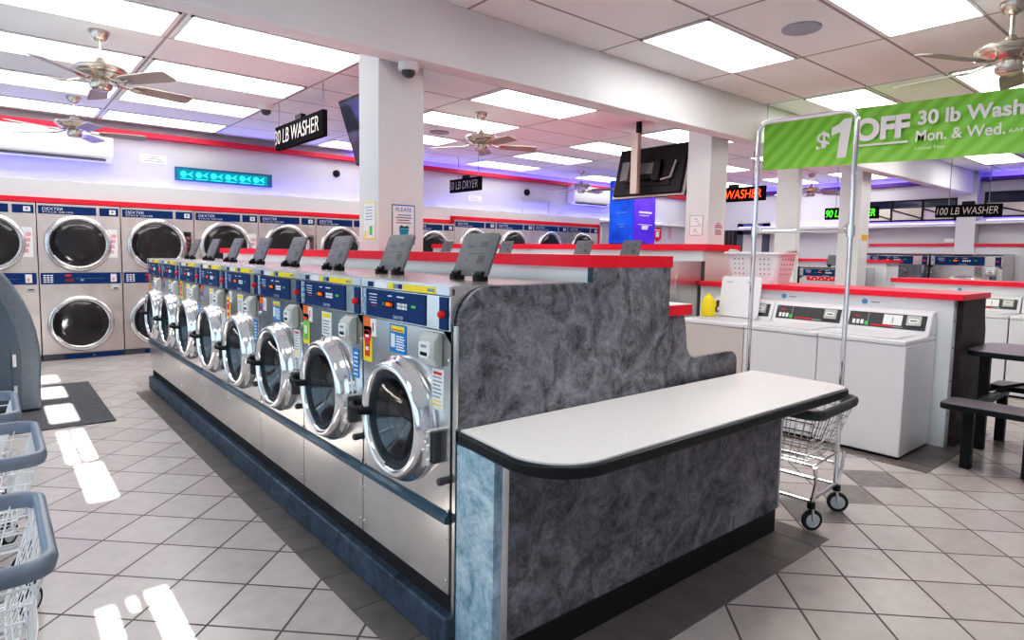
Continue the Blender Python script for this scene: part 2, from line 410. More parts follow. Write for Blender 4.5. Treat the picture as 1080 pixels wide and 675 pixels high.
led('blue light strip under the far wall air conditioner', 9.5, 12.8, YB-.09, YB-.06, 2.175, 2.185, M_LEDBLUE)
led('violet light strip under the ceiling at the back wall', 4.6, 13.5, YB-.075, YB-.055, 2.848, 2.858, M_LEDBLUE)
led('violet light strip above the dark transom on the right wall', XR-.075, XR-.055, 3.8, 9.2, 2.848, 2.858, M_LEDVIO)
led('violet light strip under the dark transom on the right wall', XR-.08, XR-.06, 3.8, 8.2, 2.085, 2.095, M_LEDVIO)
led('blue light strip in the ceiling cove at the far right edge of the photo', XR-.075, XR-.055, 0, 3.3, 2.848, 2.858, M_LEDVIO)
led('violet light strip at the far right edge of the photo', XR-.08, XR-.06, 0, 3.3, 2.125, 2.135, M_LEDVIO)
m = MB(); m.box(XR-.25, XR, 3.72, 8.3, 2.02, 2.08, M_WALL); m.box(XR-.25, XR, YF, 3.42, 2.06, 2.12, M_WALL); struct(m.build('trim_3'))

# dark tile borders and the dark diamond tiles
m = MB()
def tiles(x0, x1, y0, y1, n, along):
    for i in range(n):
        if along == 'y':
            a = y0+(y1-y0)*i/n; b = y0+(y1-y0)*(i+1)/n; m.box(x0, x1-.004, a+.002, b-.002, -.01, .003, M_BORD)
        else:
            a = x0+(x1-x0)*i/n; b = x0+(x1-x0)*(i+1)/n; m.box(a+.002, b-.002, y0, y1, -.01, .003, M_BORD)
tiles(1.03, 1.19, 1.29, 6.85, 19, 'y'); tiles(1.19, 3.02, 1.29, 1.60, 7, 'x'); tiles(3.022, 3.17, 1.29, 6.8, 18, 'y')
tiles(4.68, 4.838, 1.32, 8.5, 24, 'y'); tiles(4.842, 6.2, 1.32, 1.56, 5, 'x')
struct(m.build('floor_border'))
m = MB(); q = .70710678
for u0, v0 in ((3.372, -1.529), (3.662, -1.819), (3.952, -2.11)):
    pts = []
    for du, dv in ((.004, .004), (.2865, .004), (.2865, .2865), (.004, .2865)):
        u = u0+du; v = v0+dv; pts.append(((u-v)*q, (u+v)*q, .0015))
    m.face(pts, M_DIAM)
struct(m.build('floor_inlay'))

# ------------------------------------------------------------------ ceiling lights
def ceiling_light(label, x0, x1, y0, y1, group='ceiling light panels', dm=None):
    t = thing('ceiling_light', label, 'light', ((x0+x1)/2, (y0+y1)/2, CEIL), group)
    m = MB()
    for a in ((x0, x1, y0, y0+.018), (x0, x1, y1-.018, y1), (x0, x0+.018, y0, y1), (x1-.018, x1, y0, y1)): m.box(*a, CEIL-.012, CEIL-.0005, M_WHITE)
    m.build('frame', t)
    m = MB(); m.box(x0+.018, x1-.018, y0+.018, y1-.018, CEIL-.008, CEIL-.001, dm or M_LIGHT); m.build('diffuser', t)
rows = [(4.87, 5.50, 'row next to the beam'), (6.20, 6.83, 'second row behind the beam'), (7.53, 8.16, 'third row behind the beam'), (8.86, 9.48, 'row along the back wall')]
cols = {-1: 'at the left edge', 0: 'left of the hanging neon sign', 2: 'right of the near column', 4: 'left of the second column', 6: 'behind the second column', 8: 'far right'}
for y0, y1, rn in rows:
    for k, cn in cols.items():
        x0 = 1.11+1.4*k+.03
        if x0 > 13: continue
        ceiling_light('recessed ceiling light panel %s, %s' % (cn, rn), x0, min(x0+1.34, 13.7), y0, y1, dm=M_LIGHT2 if y0 > 7 else None)
for x0, y0, lb in ((3.80, 2.53, 'ceiling light panel nearest the beam, left of the round speaker'), (3.80, 1.28, 'large ceiling light panel cut by the top edge of the photo'),
                   (6.39, 2.53, 'ceiling light panel above the dollar sign of the green banner'), (6.39, 1.28, 'ceiling light panel behind the blades of the near right fan'),
                   (8.97, 2.53, 'ceiling light panel hidden behind the green banner'), (11.55, 2.53, 'small far ceiling light panel just under the green banner'),
                   (11.55, 1.28, 'far ceiling light panel at the right edge under the green banner')):
    ceiling_light(lb, x0, x0+1.25, y0, y0+.585)
for x0, y0, lb in ((1.22, 1.28, 'unseen ceiling light panel added above the folding counter'), (1.22, -.6, 'unseen ceiling light panel added behind the photographer'), (-1.3, 1.28, 'unseen ceiling light panel added above the wire carts'), (3.8, -.6, 'unseen ceiling light panel added above the open floor by the table')):  # out-of-view panels added to light the near side
    ceiling_light(lb, x0, x0+1.25, y0, y0+.585)
for lb, x, y, r in (('round grey ceiling speaker beside the nearest light panel', 4.43, 2.2, .13), ('round ceiling speaker above the brass coloured middle fan', 4.72, 7.25, .13)):
    m = MB(); m.lathe([(r, 0), (r, .012), (r-.015, .018), (0.02, .018)], (x, y, CEIL), (0, 0, -1), mat('speaker_grille', (.42, .46, .52), .7, noise=.15, nscale=200), 28, capb=True)
    tag(m.build('ceiling_speaker'), lb, 'speaker')

# ------------------------------------------------------------------ front-load washer (local: faces -x, origin at base centre of the front)
WZ = .20; WH = 1.085; HW = .3265
def make_washer():
    t = thing('front_load_washer', '', 'washer')
    zc, R = .565, .205
    m = MB()
    # front sheet with round opening
    N = 48; inner = []; outer = []
    z0, z1 = .27, .925
    for i in range(N):
        a = 2*PI*i/N; c, s_ = math.cos(a), math.sin(a)
        inner.append((0, R*c, zc+R*s_))
        k = min((HW-.004)/abs(c) if abs(c) > 1e-6 else 9e9, ((z1-zc) if s_ > 0 else (zc-z0))/abs(s_) if abs(s_) > 1e-6 else 9e9)
        outer.append((0, k*c, zc+k*s_))
    A = m.ring(inner); B = m.ring(outer); m.bridge(A, B, M_STEEL)
    m.box(.002, .64, -HW+.002, -HW+.004, 0, WH, M_STEEL); m.box(.002, .64, HW-.004, HW-.002, 0, WH, M_STEEL)
    m.box(.64, .65, -HW, HW, 0, WH, M_STEEL); m.box(.0, .65, -HW, HW, WH-.012, WH, M_STEEL)
    for sx in (-HW+.012, HW-.012):                 # corner screws
        for z in (.30, .83): m.lathe([(.006, 0), (.006, .004), (.002, .006)], (0, sx, z), (-1, 0, 0), M_CHROME, 8, capb=True)
    m.build('cabinet', t, world=False)
    m = MB(); m.box(-.004, .01, -HW+.003, HW-.003, .0, .262, M_STEEL)
    for z in (.05, .2):
        for sx in (-HW+.015, HW-.015): m.lathe([(.005, 0), (.005, .004)], (-.004, sx, z), (-1, 0, 0), M_CHROME, 8, capb=True)
    m.build('lower_panel', t, world=False, bevel=.002)
    m = MB(); m.prism([(-.022, .262), (-.022, .282), (-.008, .292), (.0, .292), (.0, .258), (-.012, .258)], 'xz', -HW+.001, HW-.001, M_TRIM)
    m.build('trim_strip', t, world=False)
    # blue control panel, set in a steel strip
    m = MB(); m.box(-.004, .02, -HW+.003, HW-.003, .928, 1.048, M_STEEL)
    p = m.build('control_panel', t, world=False, bevel=.002)
    m = MB(); m.box(-.008, -.004, -.17, HW-.045, .934, 1.043, M_BLUE)
    for (y0, y1, z0, z1, mm) in ((.19, .255, 1.022, 1.026, M_OFFW), (.19, .25, 1.010, 1.013, M_OFFW), (.19, .255, .999, 1.002, M_OFFW), (.19, .24, .988, .991, M_OFFW), (.19, .235, .976, .979, M_REDP),
                                 (.07, .10, 1.022, 1.027, M_OFFW), (-.02, .03, 1.022, 1.027, M_OFFW), (-.105, -.075, .990, 1.000, M_GRN), (.135, .142, .985, .998, M_GRN)):
        m.box(-.0095, -.008, y0, y1, z0, z1, mm)
    f = m.build('blue_fascia', p, world=False)
    m = MB()
    for i in range(4): m.box(-.0085, -.004, HW-.040, HW-.012, .937+.027*i, .957+.027*i, mat('cycle_icon_print', (.30, .42, .55), .5, noise=.5, nscale=90))
    m.build('cycle_guide', p, world=False)
    m = MB(); m.box(-.013, -.008, .055, .125, .980, 1.004, M_BLACK); m.box(-.0140, -.0125, .074, .110, .985, .999, glow('amber_digits', (1., .22, .02), .9)); m.box(-.0142, -.0125, .058, .066, .986, .998, glow('red_digits', (1., .04, .03), .8))
    m.build('display', p, world=False)
    m = MB()
    for i in range(4):
        for j in range(2): m.box(-.011, -.008, -.045+.019*i, -.032+.019*i, .979+.013*j, .989+.013*j, M_OFFW)
    m.build('keypad', p, world=False)
    text('brand_text', 'DEXTER', (-.0088, .02, .946), .075, .012, '-x', M_OFFW, p, world=False)
    m = MB(); m.box(-.008, -.004, -HW+.016, -HW+.066, .932, 1.044, M_BLUE); m.build('start_fascia', p, world=False)
    m = MB(); m.lathe([(.014, 0), (.014, .010), (.011, .017), (.004, .020)], (-.008, -HW+.042, .985), (-1, 0, 0), M_REDP, 16, capb=True); m.build('start_button', p, world=False)
    # top edge strip with instructions
    m = MB(); m.box(-.010, .012, -HW+.002, HW-.002, 1.051, 1.082, M_ALU)
    m.box(-.012, -.010, -.18, -.02, 1.052, 1.076, M_YEL); m.box(-.012, -.010, -.24, -.18, 1.052, 1.076, M_YEL)
    m.box(-.0125, -.0115, -.235, -.19, 1.058, 1.069, M_INK)
    m.box(-.012, -.010, .10, .20, 1.052, 1.076, M_OFFW); m.box(-.012, -.010, .055, .09, 1.052, 1.076, M_YEL); m.box(-.0125, -.0115, .02, .05, 1.056, 1.074, M_INK); m.box(-.0125, -.0115, .215, .26, 1.054, 1.074, M_BLUE)
    m.box(-.0125, -.0115, -.01, .012, 1.056, 1.074, M_BLUE)
    m.build('instruction_strip', t, world=False)
    # door
    m = MB(); m.lathe([(.236, 0), (.240, .012), (.238, .022), (.226, .030), (.224, .046), (.214, .064), (.203, .070), (.192, .066), (.184, .054), (.180, .034)], (0, 0, zc), (-1, 0, 0), M_CHROME, 56)
    d = m.build('door', t, world=False, ang=60)
    m = MB(); m.lathe([(.182, .044), (.174, .052), (.164, .050), (.150, .030), (.147, -.02)], (0, 0, zc), (-1, 0, 0), M_GASK, 48); m.build('gasket', d, world=False, ang=60)
    m = MB(); m.lathe([(.151, .034), (.130, .020), (.095, -.004), (.05, -.03), (.004, -.038)], (0, 0, zc), (-1, 0, 0), clear_glass('door_glass', (.88, .91, .93), .12), 48, capb=True); m.build('door_glass', d, world=False, ang=60)
    m = MB(); m.prism(rrect(-.252, -.222, zc-.115, zc+.015, .008, 3), 'yz', -.038, .0, M_STEEL)
    for z in (zc-.10, zc-.05, zc): m.cyl((-.040, -.246, z-.012), (-.040, -.246, z+.012), .010, M_CHROME, 10)
    m.box(-.030, .0, -.264, -.254, zc-.105, zc+.005, M_DGREY)
    m.build('hinge', d, world=False, bevel=.002)
    m = MB(); m.tube([(-.045, .165, zc-.005), (-.085, .190, zc-.005), (-.095, .225, zc+.0), (-.080, .275, zc+.006), (-.055, .30, zc+.008)], .013, M_BLACK, 10)
    m.cyl((-.0, .285, zc+.008), (-.06, .285, zc+.008), .013, M_BLACK, 10)
    m.build('door_handle', d, world=False)
    # drum behind the glass
    m = MB(); m.lathe([(R, .0), (.20, -.04), (.195, -.05), (.190, -.36), (.12, -.37), (.004, -.355)], (0, 0, zc), (-1, 0, 0), steel('drum_steel', (.50, .47, .44), .16, (1, 3, 3), .6), 48)  # strong colour noise on the drum stands in for streaky highlights
    for k in range(3):
        a = 2*PI*k/3+.5; c, s_ = math.cos(a), math.sin(a)
        m.obox((.20, .165*c, zc+.165*s_), (.28, .05, .03), Matrix.Rotation(a, 3, 'X'), M_STEEL)
    m.build('drum', t, world=False, ang=50)
    # coin box, door release, stickers
    m = MB(); m.prism([(-.0, .800), (-.0, .916), (-.014, .916), (-.040, .895), (-.044, .830), (-.022, .800)], 'xz', -.275, -.180, M_PLATE)
    c = m.build('coin_box', t, world=False, bevel=.006)
    m = MB(); m.prism(rrect(-.262, -.196, .832, .888, .012, 3), 'yz', -.050, -.040, M_OFFW); m.box(-.052, -.049, -.250, -.208, .840, .852, M_BLACK); m.box(-.052, -.049, -.245, -.213, .868, .878, M_INK)
    m.build('coin_plate', c, world=False)
    m = MB(); m.lathe([(.013, 0), (.015, .015), (.013, .03), (.006, .034)], (0, -HW+.03, .405), (-1, 0, 0), M_DGREY, 12, capb=True); m.build('latch_knob', t, world=False)
    return t
ST_X = -.0022
def sticker(parent, kind, y, z):
    """y is the centre (local +y = left seen from the front), z the bottom"""
    m = MB()
    def r(y0, y1, z0, z1, mm, e=0): m.box(ST_X-e, .0 if e == 0 else ST_X, y+y0, y+y1, z+z0, z+z1, mm)
    if kind == 'blue':
        r(-.062, .062, 0, .110, M_BLUEL); r(-.05, .05, .082, .104, M_YEL, .001); r(-.04, .045, .086, .091, M_REDP, .0015); r(.02, .05, .02, .072, M_OFFW, .001)
        for i in range(6): r(-.052+.008*(i % 2), .01, .012+.010*i, .017+.010*i, M_OFFW, .001)
    elif kind == 'yellow':
        r(-.036, .036, 0, .145, M_YEL); r(-.022, .022, .02, .10, M_REDP, .001); r(-.028, .028, .085, .125, M_REDP, .0015); r(-.015, .015, .10, .11, M_OFFW, .002); r(-.012, .012, .045, .06, M_OFFW, .002)
    elif kind == 'green':
        r(-.036, .036, 0, .145, M_YEL); r(-.026, .026, .02, .125, M_GRN, .001); r(-.015, .015, .05, .09, M_OFFW, .0015)
    elif kind == 'orange':
        r(-.03, .03, 0, .085, M_BLUEL); r(-.03, .03, .045, .085, M_ORG, .001); r(-.02, .024, .012, .03, M_REDP, .0015)
    elif kind == 'notice':
        r(-.036, .036, 0, .145, M_OFFW)
        for i in range(8): r(-.028+.006*(i % 3), .028, .015+.014*i, .020+.014*i, M_INK if i > 1 else M_YEL, .001)
        r(-.026, .026, .125, .135, M_REDP, .001)
    elif kind == 'price':
        r(-.050, .050, 0, .11, M_OFFW); r(-.042, .042, .085, .105, M_YEL, .001)
        for i in range(5): r(-.038+.01*(i % 2), .038, .010+.014*i, .016+.014*i, M_INK, .001)
    elif kind == 'card':
        r(-.024, .024, 0, .072, M_OFFW); r(-.004, .004, .02, .055, M_REDP, .001)
    elif kind == 'bluetag':
        r(-.028, .028, 0, .125, M_BLUEL)
        for i in range(6): r(-.02, .018-.006*(i % 2), .012+.018*i, .018+.018*i, M_OFFW, .001)
    o = m.build({'blue': 'instruction_sticker', 'yellow': 'warning_sticker', 'green': 'warning_sticker', 'orange': 'orange_sticker', 'notice': 'notice_sticker', 'price': 'price_sticker', 'card': 'small_card', 'bluetag': 'blue_sticker'}[kind], parent, world=False)
    return o
w0 = make_washer()
lm = MB()                                             # dispenser lid, tilted back on two brackets
TILT = Matrix.Rotation(math.radians(22), 3, 'Y')
lid_poly = rrect(-.118, .118, .02, .205, .016, 4)
A = lm.ring([Vector((.30, 0, WH)) + TILT @ Vector((-.006, p[0], p[1])) for p in lid_poly]); B = lm.ring([Vector((.30, 0, WH)) + TILT @ Vector((.006, p[0], p[1])) for p in lid_poly])
lm.bridge(A, B, M_LID); lm.bm.faces.new(A[::-1]); lm.bm.faces.new(B)
ip = rrect(-.10, .10, .04, .19, .012, 4)
A2 = lm.ring([Vector((.30, 0, WH)) + TILT @ Vector((-.0075, p[0], p[1])) for p in ip]); lm.bm.faces.new(A2[::-1]).material_index = lm.mi(M_LID)
for y0, y1, z0, z1 in ((.02, .07, .14, .15), (-.07, -.02, .14, .165), (-.06, .05, .11, .115), (.03, .06, .08, .085), (-.075, -.03, .07, .105)):
    pts = [Vector((.30, 0, WH)) + TILT @ Vector((-.0085, y, z)) for y, z in ((y0, z0), (y1, z0), (y1, z1), (y0, z1))]
    lm.face(pts, M_DGREY)
lid = lm.build('dispenser_lid', w0, world=False)
for y in (-.08, .08):
    bm_ = MB()
    bm_.box(.275, .33, y-.014, y+.014, WH-.001, WH+.022, M_BLACK); bm_.cyl((.30, y-.022, WH+.026), (.30, y+.022, WH+.026), .012, M_BLACK, 10)
    bm_.build('lid_hinge', lid, world=False)
plain = dup(w0, (0, 0, 0))                             # a sticker-free copy to clone from
ords = ['nearest the folding counter', 'second from the folding counter', 'third from the folding counter', 'fourth from the folding counter', 'fourth from the far end of the row', 'third from the far end of the row', 'second from the far end of the row', 'at the far end of the row, against the dryers']
stick = [[('blue', .035, .808), ('yellow', .285, .742), ('orange', .288, .842), ('card', .235, .850), ('notice', -.245, .645)],
         [('price', .04, .800), ('green', .285, .735), ('orange', .288, .838), ('card', .235, .848), ('bluetag', -.262, .655)],
         [('blue', .04, .808), ('orange', .285, .838), ('card', .235, .848), ('notice', -.25, .645)],
         [('price', .03, .80), ('yellow', .285, .735), ('card', .235, .848), ('bluetag', -.258, .655)],
         [('price', .03, .80), ('orange', .285, .838), ('notice', -.25, .645)],
         [('price', .05, .80), ('yellow', .285, .78), ('bluetag', -.258, .655)],
         [('blue', .03, .808), ('orange', .285, .838), ('notice', -.25, .645)],
         [('price', .03, .80), ('yellow', .285, .70), ('orange', .285, .84), ('notice', -.25, .645)]]
WY0, PITCH = 1.74, .6555
for i in range(8):
    t = w0 if i == 0 else dup(plain, (0, 0, 0))
    t.location = (1.19, WY0+PITCH*(i+.5), WZ)
    t['label'] = 'stainless front load washer ' + ords[i]; t['group'] = 'front load washers in the near row'
    for k, y, z in stick[i]: sticker(t, k, y, z)
YEND = WY0+PITCH*8
# ------------------------------------------------------------------ machine island (curb, plumbing wall, red cap, end panels)
isl = thing('machine_island', 'long island bulkhead with red cap and charcoal marbled end panel behind the washers', 'bulkhead', (1.9, 4.3, 0))
m = MB(); m.box(1.165, 1.84, WY0-.01, YEND, 0, .125, M_CURB); m.build('curb', isl, bevel=.008)
m = MB(); m.box(1.205, 1.84, WY0-.01, YEND, .125, WZ-.001, M_RUBBER); m.build('kick_band', isl)
m = MB(); m.box(1.855, 1.955, WY0+.01, YEND-.1, 0, 1.345, M_PLUMB); m.box(2.305, 2.35, WY0+.01, YEND-.1, 0, 1.345, M_PLUMB); m.box(1.955, 2.305, WY0+.01, 3.71, 0, 1.345, M_PLUMB); m.box(1.955, 2.305, 4.01, YEND-.1, 0, 1.345, M_PLUMB); m.build('plumbing_wall', isl)
m = MB(); m.box(1.835, 1.957, WY0-.025, YEND-.05, 1.345, 1.395, M_RED); m.box(2.303, 2.375, WY0-.025, YEND-.05, 1.345, 1.395, M_RED); m.box(1.957, 2.303, WY0-.025, 3.717, 1.345, 1.395, M_RED); m.box(1.957, 2.303, 4.003, YEND-.05, 1.345, 1.395, M_RED); m.build('red_cap', isl)
m = MB()
poly = [(1.205, .0), (1.205, 1.13)] + [(1.205+.13*(1-math.cos(a)), 1.15+.132*math.sin(a)) for a in [PI/2*i/8 for i in range(9)]] + [(1.852, 1.284), (1.852, 1.3445), (2.36, 1.3445), (2.36, 0)]
m.prism(poly, 'xz', WY0-.024, WY0-.003, M_MARB); m.build('end_panel', isl)
m = MB(); m.box(1.194, 1.206, WY0-.022, WY0-.003, 0, 1.15, M_STEEL); m.build('corner_strip', isl)
m = MB(); m.box(1.842, 1.8555, WY0-.0235, WY0-.003, 1.285, 1.345, M_TRIM); m.build('corner_strip', isl)
m = MB()
poly = [(2.362, 0), (2.362, 1.12), (2.53, 1.12), (2.545, 1.06), (2.562, .955), (2.585, .92), (2.62, .905), (2.955, .905)] + [(2.955+.06*math.sin(a), .845+.06*math.cos(a)) for a in [PI/2*i/5 for i in range(1, 6)]] + [(3.015, 0)]
m.prism(poly, 'xz', WY0+.012, WY0+.035, M_MARB); m.build('rear_end_panel', isl)
m = MB(); m.box(2.352, 2.535, WY0+.04, YEND-.1, 0, 1.12, M_PLUMB); m.build('rear_ledge', isl)
m = MB(); m.box(2.364, 2.56, WY0-.01, YEND-.1, 1.121, 1.168, M_RED); m.box(2.364, 2.56, WY0-.008, YEND-.1, 1.168, 1.171, M_WHITE); m.build('rear_red_cap', isl)

# ------------------------------------------------------------------ folding counter
ct = thing('folding_counter', 'speckled white folding counter with black edge and marbled base, in the foreground', 'counter', (2.1, 1.5, 0))
def top_outline(g):
    x0, x1, y0, y1 = 1.172-g, 3.13+g, 1.205-g, WY0-.026
    pts = [(x1, y0+.0), (x1, y1), (x0+.02, y1), (x0, y1-.06)]
    r = .20+g
    pts = [(x0+.028, y1)] + [(x0+r-r*math.cos(a), y0+r-r*math.sin(a)) for a in [PI/2*i/10 for i in range(11)]]
    r2 = .09+g
    pts += [(x1-r2+r2*math.sin(a), y0+r2-r2*math.cos(a)) for a in [PI/2*i/6 for i in range(7)]] + [(x1, y1)]
    return pts
m = MB(); m.prism(top_outline(-.012), 'xy', .772, .7935, M_COUNT); m.build('counter_top', ct)
m = MB(); m.prism(top_outline(.004), 'xy', .748, .787, M_EDGE); m.build('counter_edge', ct, bevel=.008, seg=3)
m = MB(); m.box(1.195, 1.225, 1.505, WY0-.03, 0, .747, M_MARB_DAYLIT); m.build('side_panel', ct)
m = MB(); m.box(1.225, 1.25, 1.495, 1.512, 0, .747, M_ALU); m.build('corner_strip', ct, bevel=.002)
m = MB(); m.box(3.025, 3.04, 1.495, 1.512, 0.13, .747, M_ALU); m.build('corner_strip', ct, bevel=.002)
m = MB(); m.box(1.25, 3.025, 1.50, 1.52, .125, .747, M_MARB); m.box(3.015, 3.038, 1.513, WY0-.03, .125, .747, M_MARB); m.build('front_panel', ct)
m = MB(); m.box(1.25, 3.03, 1.508, 1.53, 0, .125, M_EDGE); m.box(3.005, 3.03, 1.53, WY0-.03, 0, .125, M_EDGE); m.build('kick_board', ct)

# ------------------------------------------------------------------ dryers (local: faces -y, origin at floor, left front corner)
def make_dryer(W):
    t = thing('stacked_dryer', '', 'dryer')
    H = 1.89
    m = MB(); m.box(.004, W-.004, 0, .38, .07, H, M_STEELD); m.build('cabinet', t, world=False, bevel=.003)
    m = MB(); m.box(.006, W-.006, -.006, .02, .0, .068, M_DGREY); m.box(W*.26, W*.98, -.009, -.006, .008, .058, M_BLUE); m.box(W*.6, W*.615, -.011, -.009, .028, .036, M_OFFW); m.build('kick_plate', t, world=False)
    m = MB(); m.box(W*.025, W*.70, -.006, 0, 1.765, 1.862, M_BLUE); p = m.build('sign_strip', t, world=False)
    text('brand_text', 'DEXTER', (W*.19, -.0075, 1.826), W*.24, .034, '-y', M_OFFW, p, world=False, shear=.2)
    text('model_text', 'STACK DRYER', (W*.25, -.0075, 1.788), W*.36, .020, '-y', M_OFFW, p, world=False)
    m = MB(); m.box(W*.74, W*.975, -.006, 0, 1.765, 1.862, M_BLUE); m.box(W*.86, W*.94, -.009, -.006, 1.785, 1.842, M_OFFW); m.box(W*.885, W*.915, -.0105, -.009, 1.80, 1.83, M_INK); m.build('lock_panel', t, world=False)
    m = MB(); m.box(W*.02, W*.975, -.006, 0, .925, 1.062, M_BLUE)
    for i in range(4):
        for j in range(3): m.box(W*(.05+.04*j), W*(.08+.04*j), -.0085, -.006, .945+.026*i, .960+.026*i, M_OFFW)
    m.box(W*.30, W*.37, -.0085, -.006, 1.02, 1.04, M_REDP); m.box(W*.30, W*.40, -.0085, -.006, .95, .99, mat('dim_red_display', (.20, .03, .03), .3))
    m.box(W*.42, W*.78, -.0085, -.006, .99, .993, M_INK); m.box(W*.48, W*.52, -.0085, -.006, .96, .985, mat('blue_print', (.15, .35, .6), .5))
    m.box(W*.85, W*.925, -.0095, -.006, .945, 1.045, M_OFFW); m.box(W*.865, W*.90, -.011, -.0095, .96, 1.0, mat('pink_print', (.8, .35, .4), .5))
    m.build('control_strip', t, world=False)
    m = MB(); m.prism([(0, .84), (0, .905), (-.03, .895), (-.04, .85), (-.03, .84)], 'yz', W*.855, W*.955, M_PLATE); m.box(W*.875, W*.935, -.044, -.038, .86, .872, M_BLACK); m.build('coin_slot', t, world=False)
    for zc, nm in ((1.42, 0), (.44, 1)):
        m = MB(); m.box(W*.80, W*.985, -.005, 0, zc-.27, zc+.22, M_STEELD); m.build('access_panel', t, world=False, bevel=.002)
        m = MB(); cx = W*.475
        m.lathe([(.345, 0), (.345, .022), (.33, .036), (.295, .045), (.285, .040), (.272, .018)], (cx, 0, zc), (0, -1, 0), steel('door_ring_steel', (.74, .73, .72), .22, (3, 3, 3), .06), 56)
        d = m.build('door', t, world=False, ang=60)
        m = MB(); m.lathe([(.278, .022), (.262, .034), (.20, .040), (.10, .044), (.004, .045)], (cx, 0, zc), (0, -1, 0), M_BLKGLS, 48, capb=True); m.build('door_glass', d, world=False, ang=60)
        m = MB()
        pts = []
        for k in range(9):
            a = math.radians(150+60*k/8); pts.append((cx+.268*math.cos(a), -.05, zc+.268*math.sin(a)))
        m.tube(pts, .018, M_BLACK, 8); m.box(cx-.40, cx-.345, -.03, 0, zc-.03, zc+.03, M_STEELD); m.build('door_handle', d, world=False)
    return t
D0 = .443; DW = .8515
d0 = make_dryer(DW); nm = ['cut off by the left edge of the photo', 'second from left, whole in view', 'third from left, behind the far end of the washers', 'fourth from left, under the cyan lit sign', 'fifth from left, behind the open lids', 'sixth from left, just left of the column', 'hidden behind the near column', 'right of the near column, before the red step']
for i in range(8):
    k = i-1
    t = d0 if i == 0 else dup(d0, (0, 0, 0))
    t.location = (D0+DW*k, DY, 0); t['label'] = 'stacked steel dryer ' + nm[i]; t['group'] = 'stacked dryers along the back wall'
    if i in (0, 2, 4):
        m = MB(); m.box(DW*.81, DW*.95, -.012, -.006, 1.25, 1.60, M_OFFW)
        for j in range(4): m.box(DW*(.84+.012*j), DW*(.90+.012*j), -.0135, -.012, 1.30+.065*j, 1.345+.065*j, mat('pink_print', (.8, .35, .4), .5))
        m.build('notice_sticker', t, world=False)
DW2 = .945; r0 = make_dryer(DW2)
for i, lb in enumerate(('first under the raised red band', 'second under the raised red band', 'third under the raised red band', 'last in the line, beside the blue kiosk')):
    t = r0 if i == 0 else dup(r0, (0, 0, 0))
    t.location = (6.407+DW2*i, DY, .075); t['label'] = 'stacked steel dryer ' + lb; t['group'] = 'stacked dryers along the back wall'
m = MB(); m.box(6.39, 10.17, DY+.01, YB-.05, 0, .074, M_DGREY); struct(m.build('trim_4'))

# ------------------------------------------------------------------ white top-load washers (local: faces -x)
def make_toploader(body, w=.604):
    t = thing('top_load_washer', '', 'washer'); h = w/2-.003
    m = MB(); m.box(0, .60, -h, h, .02, .80, body); m.box(.01, .59, -h+.01, h-.01, 0, .02, M_BLACK); m.build('cabinet', t, world=False, bevel=.008)
    m = MB(); m.box(-.006, .60, -h, h, .802, .84, M_APPL); m.build('deck', t, world=False, bevel=.010, seg=3)
    m = MB(); m.box(.03, .43, -h+.07, h-.07, .841, .853, M_APPL); m.build('lid', t, world=False, bevel=.006, seg=3)
    m = MB(); m.prism([(.44, .841), (.50, 1.0), (.53, 1.015), (.60, 1.015), (.60, .841)], 'xz', -h, h, M_APPL); c = m.build('console', t, world=False, bevel=.006)
    ang = math.atan2(.06, .159); Rm = Matrix.Rotation(ang, 3, 'Y')
    def on(y0, y1, s0, s1, mm, e, name=None, mb=None):
        mb = mb or MB(); c0 = Vector((.44, 0, .841)); d = Vector((.06, 0, .159)).normalized(); n = Vector((-d.z, 0, d.x))
        P = [c0+d*s+Vector((0, y, 0))+n*e for y, s in ((y0, s0), (y1, s0), (y1, s1), (y0, s1))]; Q = [p-n*e*.98 for p in P]
        a = mb.ring(P); b = mb.ring(Q); mb.bridge(a, b, mm); mb.bm.faces.new(a).material_index = mb.mi(mm)
        return mb
    mb = on(-h+.03, h-.03, .035, .150, M_CONS, .004)
    for i in range(3): on(h-.08-.03*i, h-.06-.03*i, .05, .085, M_OFFW, .006, mb=mb)
    on(h-.11, h-.07, .11, .118, M_REDP, .006, mb=mb); on(h-.175, h-.15, .045, .075, M_GRN, .0055, mb=mb); on(-.05, h-.2, .045, .055, M_REDP, .006, mb=mb); on(-.12, -.05, .045, .05, M_PLATE, .006, mb=mb)
    on(h-.171, h-.169, .037, .148, M_PLATE, .0055, mb=mb)
    mb.build('control_panel', c, world=False)
    mb = on(-h+.06, -h+.155, .065, .14, M_PLATE, .022); on(-h+.075, -h+.14, .085, .115, M_OFFW, .026, mb=mb); on(-h+.085, -h+.13, .095, .103, M_BLACK, .028, mb=mb); mb.build('coin_slide', c, world=False)
    return t
tw = make_toploader(M_APPL)
m = MB(); m.box(.602, .604, -.1, -.0, .9, .95, M_OFFW); m.bm.free()
W1X, W1Y = 4.80, 1.53
tw2 = dup(tw, (W1X, W1Y+.604*1.5, 0)); tw.location = (W1X, W1Y+.302, 0)
tw['label'] = 'white top load washer at the near end, beside the picnic table'; tw2['label'] = 'white top load washer, second from the near end of its row'
tw['group'] = tw2['group'] = 'top load washers in the middle row'
